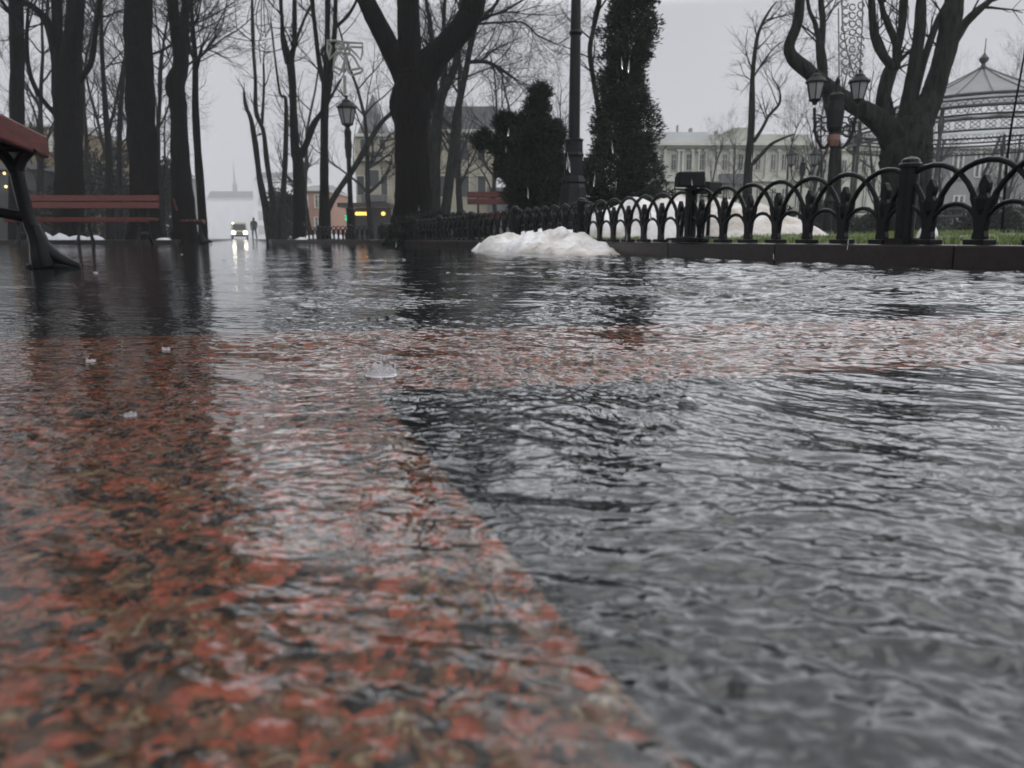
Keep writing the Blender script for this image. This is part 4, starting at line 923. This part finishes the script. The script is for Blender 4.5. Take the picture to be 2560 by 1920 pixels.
# dark kiosk with four warm lamps, beyond the near bench leg
Y = 30; t, o = bld('kiosk', 'dark kiosk with four small warm lamps behind the near bench leg', 30, Y)
b = MB(); pbox(b, -40, 425, 95, 604, Y, 2.5, o); b.build('wall', M['shop'], t)
b = MB(); pbox(b, -48, 412, 102, 425, Y, 3.1, o, .3); b.build('roof', M['slate'], t)
b = MB(); pbox(b, -5, 436, 62, 480, Y, .05, o, .03); b.build('window', M['glassdark'], t)
for x, y in ((16, 434), (60, 441), (20, 467), (60, 470)):
    b = MB(); q = S(x, y, Y)-o; q.y = -.12; b.lathe([(.01, -.055), (.05, -.025), (.05, .025), (.01, .055)], q, 8); b.build('lamp', M['warmlamp'], t)

# ------------------------------------------------------------------ round pavilion
Y = 27; p = S(2457, 175, Y); t = thing('pavilion', 'round iron park pavilion with a ribbed tent roof and lattice friezes', 'pavilion', (p.x, Y, 0)); zf = lambda y: S(2457, y, Y).z
za, zu, z2_, z3, z4 = zf(172), zf(264), zf(284), zf(322), zf(345)
ru, rl = 2.62, 4.3; n = 16
b = MB()
for j in range(n):
    a0, a1 = 2*pi*j/n, 2*pi*(j+1)/n; prof = [(.1, za), (ru*.42, za-.34*(za-zu)-.12), (ru*.75, za-.70*(za-zu)-.08), (ru, zu)]
    for (r0, h0), (r1, h1) in zip(prof, prof[1:]):
        b.add([(r0*math.cos(a0), r0*math.sin(a0), h0), (r0*math.cos(a1), r0*math.sin(a1), h0), (r1*math.cos(a1), r1*math.sin(a1), h1), (r1*math.cos(a0), r1*math.sin(a0), h1)], [(0, 3, 2, 1)])
ro = b.build('roof', M['canvas'], t)
for j in range(n):
    a = 2*pi*j/n; b = MB(); b.tube([(r*math.cos(a), r*math.sin(a), hh+.02) for r, hh in prof], .022, 5); b.build('roof_rib', M['gazebo'], t)
b = MB(); b.lathe([(.16, za-.05), (.18, za+.02), (.08, za+.08), (.06, za+.16), (.14, za+.26), (.15, za+.33), (.06, za+.44), (.02, za+.5), (.012, za+.95)], (0, 0, 0), 10); b.build('finial', M['gazebo'], t)
def ring(r, z, w): 
    b = MB(); b.tube([(r*math.cos(2*pi*k/32), r*math.sin(2*pi*k/32), z) for k in range(32)], w, 6, closed=True); return b
ring(ru+.03, zu-.01, .05).build('eave_ring', M['gazebo'], t)
b = MB()
for j in range(n):
    a0, a1 = 2*pi*j/n, 2*pi*(j+1)/n
    b.add([(ru*.98*math.cos(a0), ru*.98*math.sin(a0), zu-.03), (ru*.98*math.cos(a1), ru*.98*math.sin(a1), zu-.03), (rl*math.cos(a1), rl*math.sin(a1), z2_-.32), (rl*math.cos(a0), rl*math.sin(a0), z2_-.32)], [(0, 3, 2, 1)])
b.build('lower_roof', M['canvas'], t)
ring(rl, z2_-.34, .05).build('gutter', M['gazebo'], t)
def frieze(r, z0, z1, m):
    b = MB()
    for k in range(m):
        a = 2*pi*k/m; a2 = 2*pi*(k+1)/m; am = (a+a2)/2; P = lambda q, z: (r*math.cos(q), r*math.sin(q), z)
        b.tube([P(a, z0), P(a2, z1)], .012, 4); b.tube([P(a, z1), P(a2, z0)], .012, 4)
        b.tube([P(am+(a2-a)*.35*math.cos(s*pi/4), (z0+z1)/2+(z1-z0)*.35*math.sin(s*pi/4)) for s in range(8)], .012, 4, closed=True)
    for z in (z0, z1): b.tube([(r*math.cos(2*pi*k/32), r*math.sin(2*pi*k/32), z) for k in range(32)], .035, 6, closed=True)
    b.build('frieze', M['gazebo'], t)
frieze(rl*.93, zf(326), zf(292), 64); frieze(rl*.93, zf(360), zf(336), 64)
for j in range(8):
    a = 2*pi*j/8+pi/2+.02
    b = MB(); x, y = rl*.93*math.cos(a), rl*.93*math.sin(a); b.lathe([(.12, 0), (.12, .6), (.07, .65), (.055, z4-.3), (.10, z4), (.06, z3), (.06, z2_-.3)], (x, y, 0), 8); b.build('column', M['gazebo'], t)
b = MB()
for k in range(48):
    a = 2*pi*k/48; b.tube([(rl*.95*math.cos(a), rl*.95*math.sin(a), .2), (rl*.95*math.cos(a), rl*.95*math.sin(a), 1.0)], .014, 4)
for z in (.25, 1.0): b.tube([(rl*.95*math.cos(2*pi*k/32), rl*.95*math.sin(2*pi*k/32), z) for k in range(32)], .03, 5, closed=True)
b.build('railing', M['gazebo'], t)
b = MB(); b.lathe([(rl+.3, 0), (rl+.3, .2), (.1, .21)], (0, 0, 0), 32); b.build('plinth', M['kerb'], t)

# ------------------------------------------------------------------ van with lit headlamps and a walker, far down the alley
Y = 84; p = S(600, 600, Y); t = thing('van', 'oncoming cream van with glaring headlamps far down the alley', 'van', (p.x, Y, 0), .33)
b = MB(); w = .86
b.prism([(-w, .35), (w, .35), (w, 1.0), (w*.92, 1.75), (w*.8, 1.92), (-w*.8, 1.92), (-w*.92, 1.75), (-w, 1.0)], 4.2); o = b.build('body', M['vanpaint'], t); o.location = (0, 2.1, 0); bevel(o, .07, 3)
b = MB(); b.prism([(-w*.78, 1.05), (w*.78, 1.05), (w*.72, 1.68), (-w*.72, 1.68)], .03); o = b.build('windscreen', M['glassdark'], t); o.location = (0, -.02, 0)
b = MB(); b.box((0, -.06, .48), (1.7, .14, .2)); b.build('bumper', M['rubber'], t)
b = MB(); b.box((0, -.02, .74), (.8, .04, .16)); b.build('grille', M['rubber'], t)
for sx in (-1, 1):
    b = MB(); b.lathe([(.001, -.03), (.19, -.03), (.22, 0), (.19, .03)], (0, 0, 0), 14); o = b.build('headlamp', M['headlamp'], t); o.location = (sx*.6, -.05, .76); o.rotation_euler = (pi/2, 0, 0)
    for yy in (.7, 3.3):
        b = MB(); b.lathe([(.20, -.1), (.31, -.09), (.31, .09), (.20, .1)], (0, 0, 0), 16); o = b.build('wheel', M['rubber'], t); o.location = (sx*.78, yy, .31); o.rotation_euler = (0, pi/2, 0)
b = MB(); b.lathe([(0, -.03), (.10, -.03), (.12, 0), (.1, .03)], (0, 0, 0), 12); o = b.build('roof_light', M['headlamp'], t); o.location = (-.62, -.02, 1.78); o.rotation_euler = (pi/2, 0, 0); o.scale = (.6, .6, 1)

def person(px, Y):
    p = S(px, 600, Y); me = bpy.data.meshes.new('person')
    J = [(0, 0, .92, .15), (0, 0, 1.12, .15), (0, 0, 1.36, .17), (0, 0, 1.5, .07), (0, 0, 1.56, .07), (0, -.01, 1.64, .10), (0, -.01, 1.74, .085),
         (-.1, 0, .86, .10), (-.11, -.08, .48, .075), (-.11, -.05, .09, .05), (-.11, -.18, .04, .04), (.1, 0, .86, .10), (.11, .07, .48, .07), (.11, .2, .12, .05), (.11, .1, .05, .04),
         (-.21, 0, 1.38, .075), (-.25, .05, 1.1, .06), (-.22, -.05, .86, .045), (-.21, -.08, .78, .04), (.21, 0, 1.38, .075), (.25, -.03, 1.1, .06), (.22, -.15, .9, .045), (.21, -.2, .83, .04)]
    E_ = [(0, 1), (1, 2), (2, 3), (3, 4), (4, 5), (5, 6), (0, 7), (7, 8), (8, 9), (9, 10), (0, 11), (11, 12), (12, 13), (13, 14), (2, 15), (15, 16), (16, 17), (17, 18), (2, 19), (19, 20), (20, 21), (21, 22)]
    me.from_pydata([j[:3] for j in J], E_, []); me.materials.append(M['cloth_dark'])
    o = bpy.data.objects.new('person', me); C.objects.link(o); o.location = (p.x, Y, 0)
    sk = o.modifiers.new('skin', 'SKIN'); sv = me.skin_vertices[0].data
    for i, j in enumerate(J): sv[i].radius = (j[3], j[3]*.85); sv[i].use_root = (i == 0)
    sb = o.modifiers.new('sub', 'SUBSURF'); sb.levels = 1; sb.render_levels = 2
    tag(o, 'distant walker in a dark coat at the right side of the hazy alley', 'person')
    return o
person(637, 60)

# ------------------------------------------------------------------ rain: falling drops and splashes
def drop_mesh(r, ln):
    b = MB(); prof = []
    for i in range(11):
        t_ = i/10; a = pi*t_
        prof.append((max(1e-4, r*math.sin(a)*(1-.45*t_)), -ln/2+ln*(t_**1.15)))
    b.lathe(prof, (0, 0, 0), 8); return b
dp = None
streaks = [(1555, 159, .8), (1572, 166, .9), (1271, 330, 1.0), (1531, 367, .9), (1418, 402, .8), (1423, 412, .7), (1486, 450, .7), (1047, 520, 1.0), (1320, 482, 1.0), (1567, 590, 1.2), (1579, 650, 1.0), (1528, 640, 1.2),
           (1880, 395, 1.0), (1730, 455, 1.1), (1627, 540, 1.1), (1613, 320, 1.2), (1390, 812, .72), (304, 850, .8), (1265, 372, 1.3), (1700, 555, 1.4), (1934, 640, 1.2), (2120, 610, 1.1), (990, 610, 1.6), (760, 560, 1.8), (1180, 690, 1.3), (2420, 700, .9), (660, 720, 1.2)]
db = drop_mesh(.0011, .012)
for x, y, Y in streaks:
    if dp is None: o = dp = db.build('raindrop', M['drop'], smooth=True)
    else: o = dp.copy(); C.objects.link(o)
    o.location = S(x, y, Y); k = R.uniform(.7, 1.3); o.scale = (k, k, k*R.uniform(.7, 1.3)); o.rotation_euler = (R.uniform(-.1, .1), R.uniform(-.15, .08), 0)
    tag(o, 'clear raindrop falling through the air above the wet paving', 'raindrop', 'falling raindrops')
def crown_splash(label, c, s, jets, big=False):
    t = thing('rain_splash', label, 'splash', (c.x, c.y, .0095), R.uniform(0, 6), 'rain splashes on the water film')
    b = MB(); n = 40; vs = []; prof = [(1.22, -.001), (1.08, .05), (1.0, .22), (.97, .48), (1.03, .72)]
    for k, (rr, hh) in enumerate(prof):
        for j in range(n):
            a = 2*pi*j/n; w = .72+.28*math.sin(a*jets+1)+.12*math.sin(a*3+2)
            z = hh*s*(1 if k < 2 else w); r_ = rr*s*(1+.04*math.sin(a*5)); vs.append((r_*math.cos(a), r_*math.sin(a), z))
    fs = [(i*n+j, i*n+(j+1) % n, (i+1)*n+(j+1) % n, (i+1)*n+j) for i in range(len(prof)-1) for j in range(n)]
    b.add(vs, fs); cr = b.build('crown', M['splash'], t, smooth=True)
    m = cr.modifiers.new('solid', 'SOLIDIFY'); m.thickness = .10*s; m.offset = 0
    for k in range(jets if big else 2):
        a = 2*pi*(k+.3)/max(1, jets); b = MB(); r0 = s*R.uniform(.55, 1.1); zz = s*R.uniform(.75, 1.5); q = (r0*math.cos(a), r0*math.sin(a), zz)
        rr = s*R.uniform(.06, .11); b.lathe([(.001, -rr), (rr*.7, -rr*.7), (rr, 0), (rr*.7, rr*.7), (.001, rr)], q, 8); b.build('droplet', M['splash'], t, smooth=True)
    if big:
        b = MB(); b.tube([(0, 0, 0), (0, 0, .5*s), (.02*s, 0, 1.0*s), (.03*s, 0, 1.45*s)], [.28*s, .12*s, .07*s, .02*s], 10); b.build('jet', M['splash'], t, smooth=True)
        for zz, rr in ((1.75, .085), (2.25, .07), (2.7, .055)):
            b = MB(); rr *= s; b.lathe([(.001, -rr), (rr*.7, -rr*.7), (rr, 0), (rr*.7, rr*.7), (.001, rr)], (.03*s, 0, zz*s), 8); b.build('droplet', M['splash'], t, smooth=True)
    return t
def bubble(label, c, s):
    t = thing('water_bubble', label, 'bubble', (c.x, c.y, .0095), 0, 'bubbles on the water film')
    b = MB(); b.lathe([(s*1.5, -.001), (s*1.15, .08*s), (s*.98, .28*s), (s*.85, .55*s), (s*.6, .78*s), (s*.3, .91*s), (.001, .95*s)], (0, 0, 0), 16); o = b.build('dome', M['drop'], t, smooth=True)
    b = MB(); b.lathe([(s*.9, .03*s), (s*.86, .3*s), (s*.74, .53*s), (s*.5, .73*s), (s*.25, .82*s), (.001, .85*s)], (0, 0, 0), 16); i_ = b.build('inner_skin', M['drop'], t, smooth=True)
    i_.data.flip_normals(); return t
crown_splash('largest crown splash throwing a thin jet where the red strips meet', G(955, 965), .0115, 6, True)
bubble('round bubble on the dark water below the bright alley reflection', G(797, 794), .010)
bubble('flattened bubble on the dark water right of the red corner', G(1718, 1050), .0065)
small = [(417, 898, 'small splash on the left end of the red strip'), (671, 992, 'small splash inside the bright reflection on the red strip'), (1238, 752, 'splash beneath the snow heap on the dark strip'), (1134, 1130, 'curled splash in the corner of the dark slab'),
         (2188, 1012, 'cone shaped splash on the pale right water'), (2489, 1113, 'tiny dark splash near the right edge of the water'), (1656, 1150, 'ragged splash below the flattened bubble'), (1945, 1158, 'flat splash far below the cone shaped splash'),
         (2107, 835, 'splash on the pink middle of the red strip'), (2293, 852, 'splash in the dark reflection on the right of the red strip'), (1983, 874, 'faint splash left of the dark reflection on the strip'), (2374, 806, 'splash at the upper right edge of the red strip'),
         (770, 936, 'tiny splash left of the largest crown'), (330, 1078, 'tiny splash on the near red patch'), (900, 690, 'white speck splash in the alley reflection'), (1120, 690, 'white speck splash under the massive trunk'), (455, 640, 'far splash before the end on bench'),
         (640, 700, 'far splash in the middle of the alley reflection'), (1890, 735, 'splash on the pale water before the kerb'), (2300, 770, 'splash on the dark water before the capped post'), (1420, 700, 'far splash in front of the snow heap'), (240, 690, 'far splash beside the near bench foot'), (560, 655, 'far splash near the dark end of the red bench reflection'), (780, 665, 'far splash below the straight lantern tree'), (1010, 655, 'far splash before the massive trunk reflection'),
         (1270, 675, 'far splash just in front of the snow heap tip'), (1560, 690, 'splash under the fence beside the tall evergreen reflection'), (1730, 715, 'splash in the pale water before the floodlight'), (2050, 720, 'splash in the pale water below the twin lantern'), (2440, 735, 'splash close to the kerb at the right edge'),
         (520, 760, 'splash in the dark water left of the avenue reflection'), (930, 780, 'splash just above the red strip'), (1540, 880, 'splash on the red strip right of the dark corner'), (1800, 900, 'splash where the red strip turns pale'), (230, 930, 'splash in the dark left of the red strip')]
for x, y, lab in small:
    c = G(x, y); crown_splash(lab, c, .0028+.0014*min(c.y, 3)*R.uniform(.7, 1.2), R.choice((4, 5, 6)))
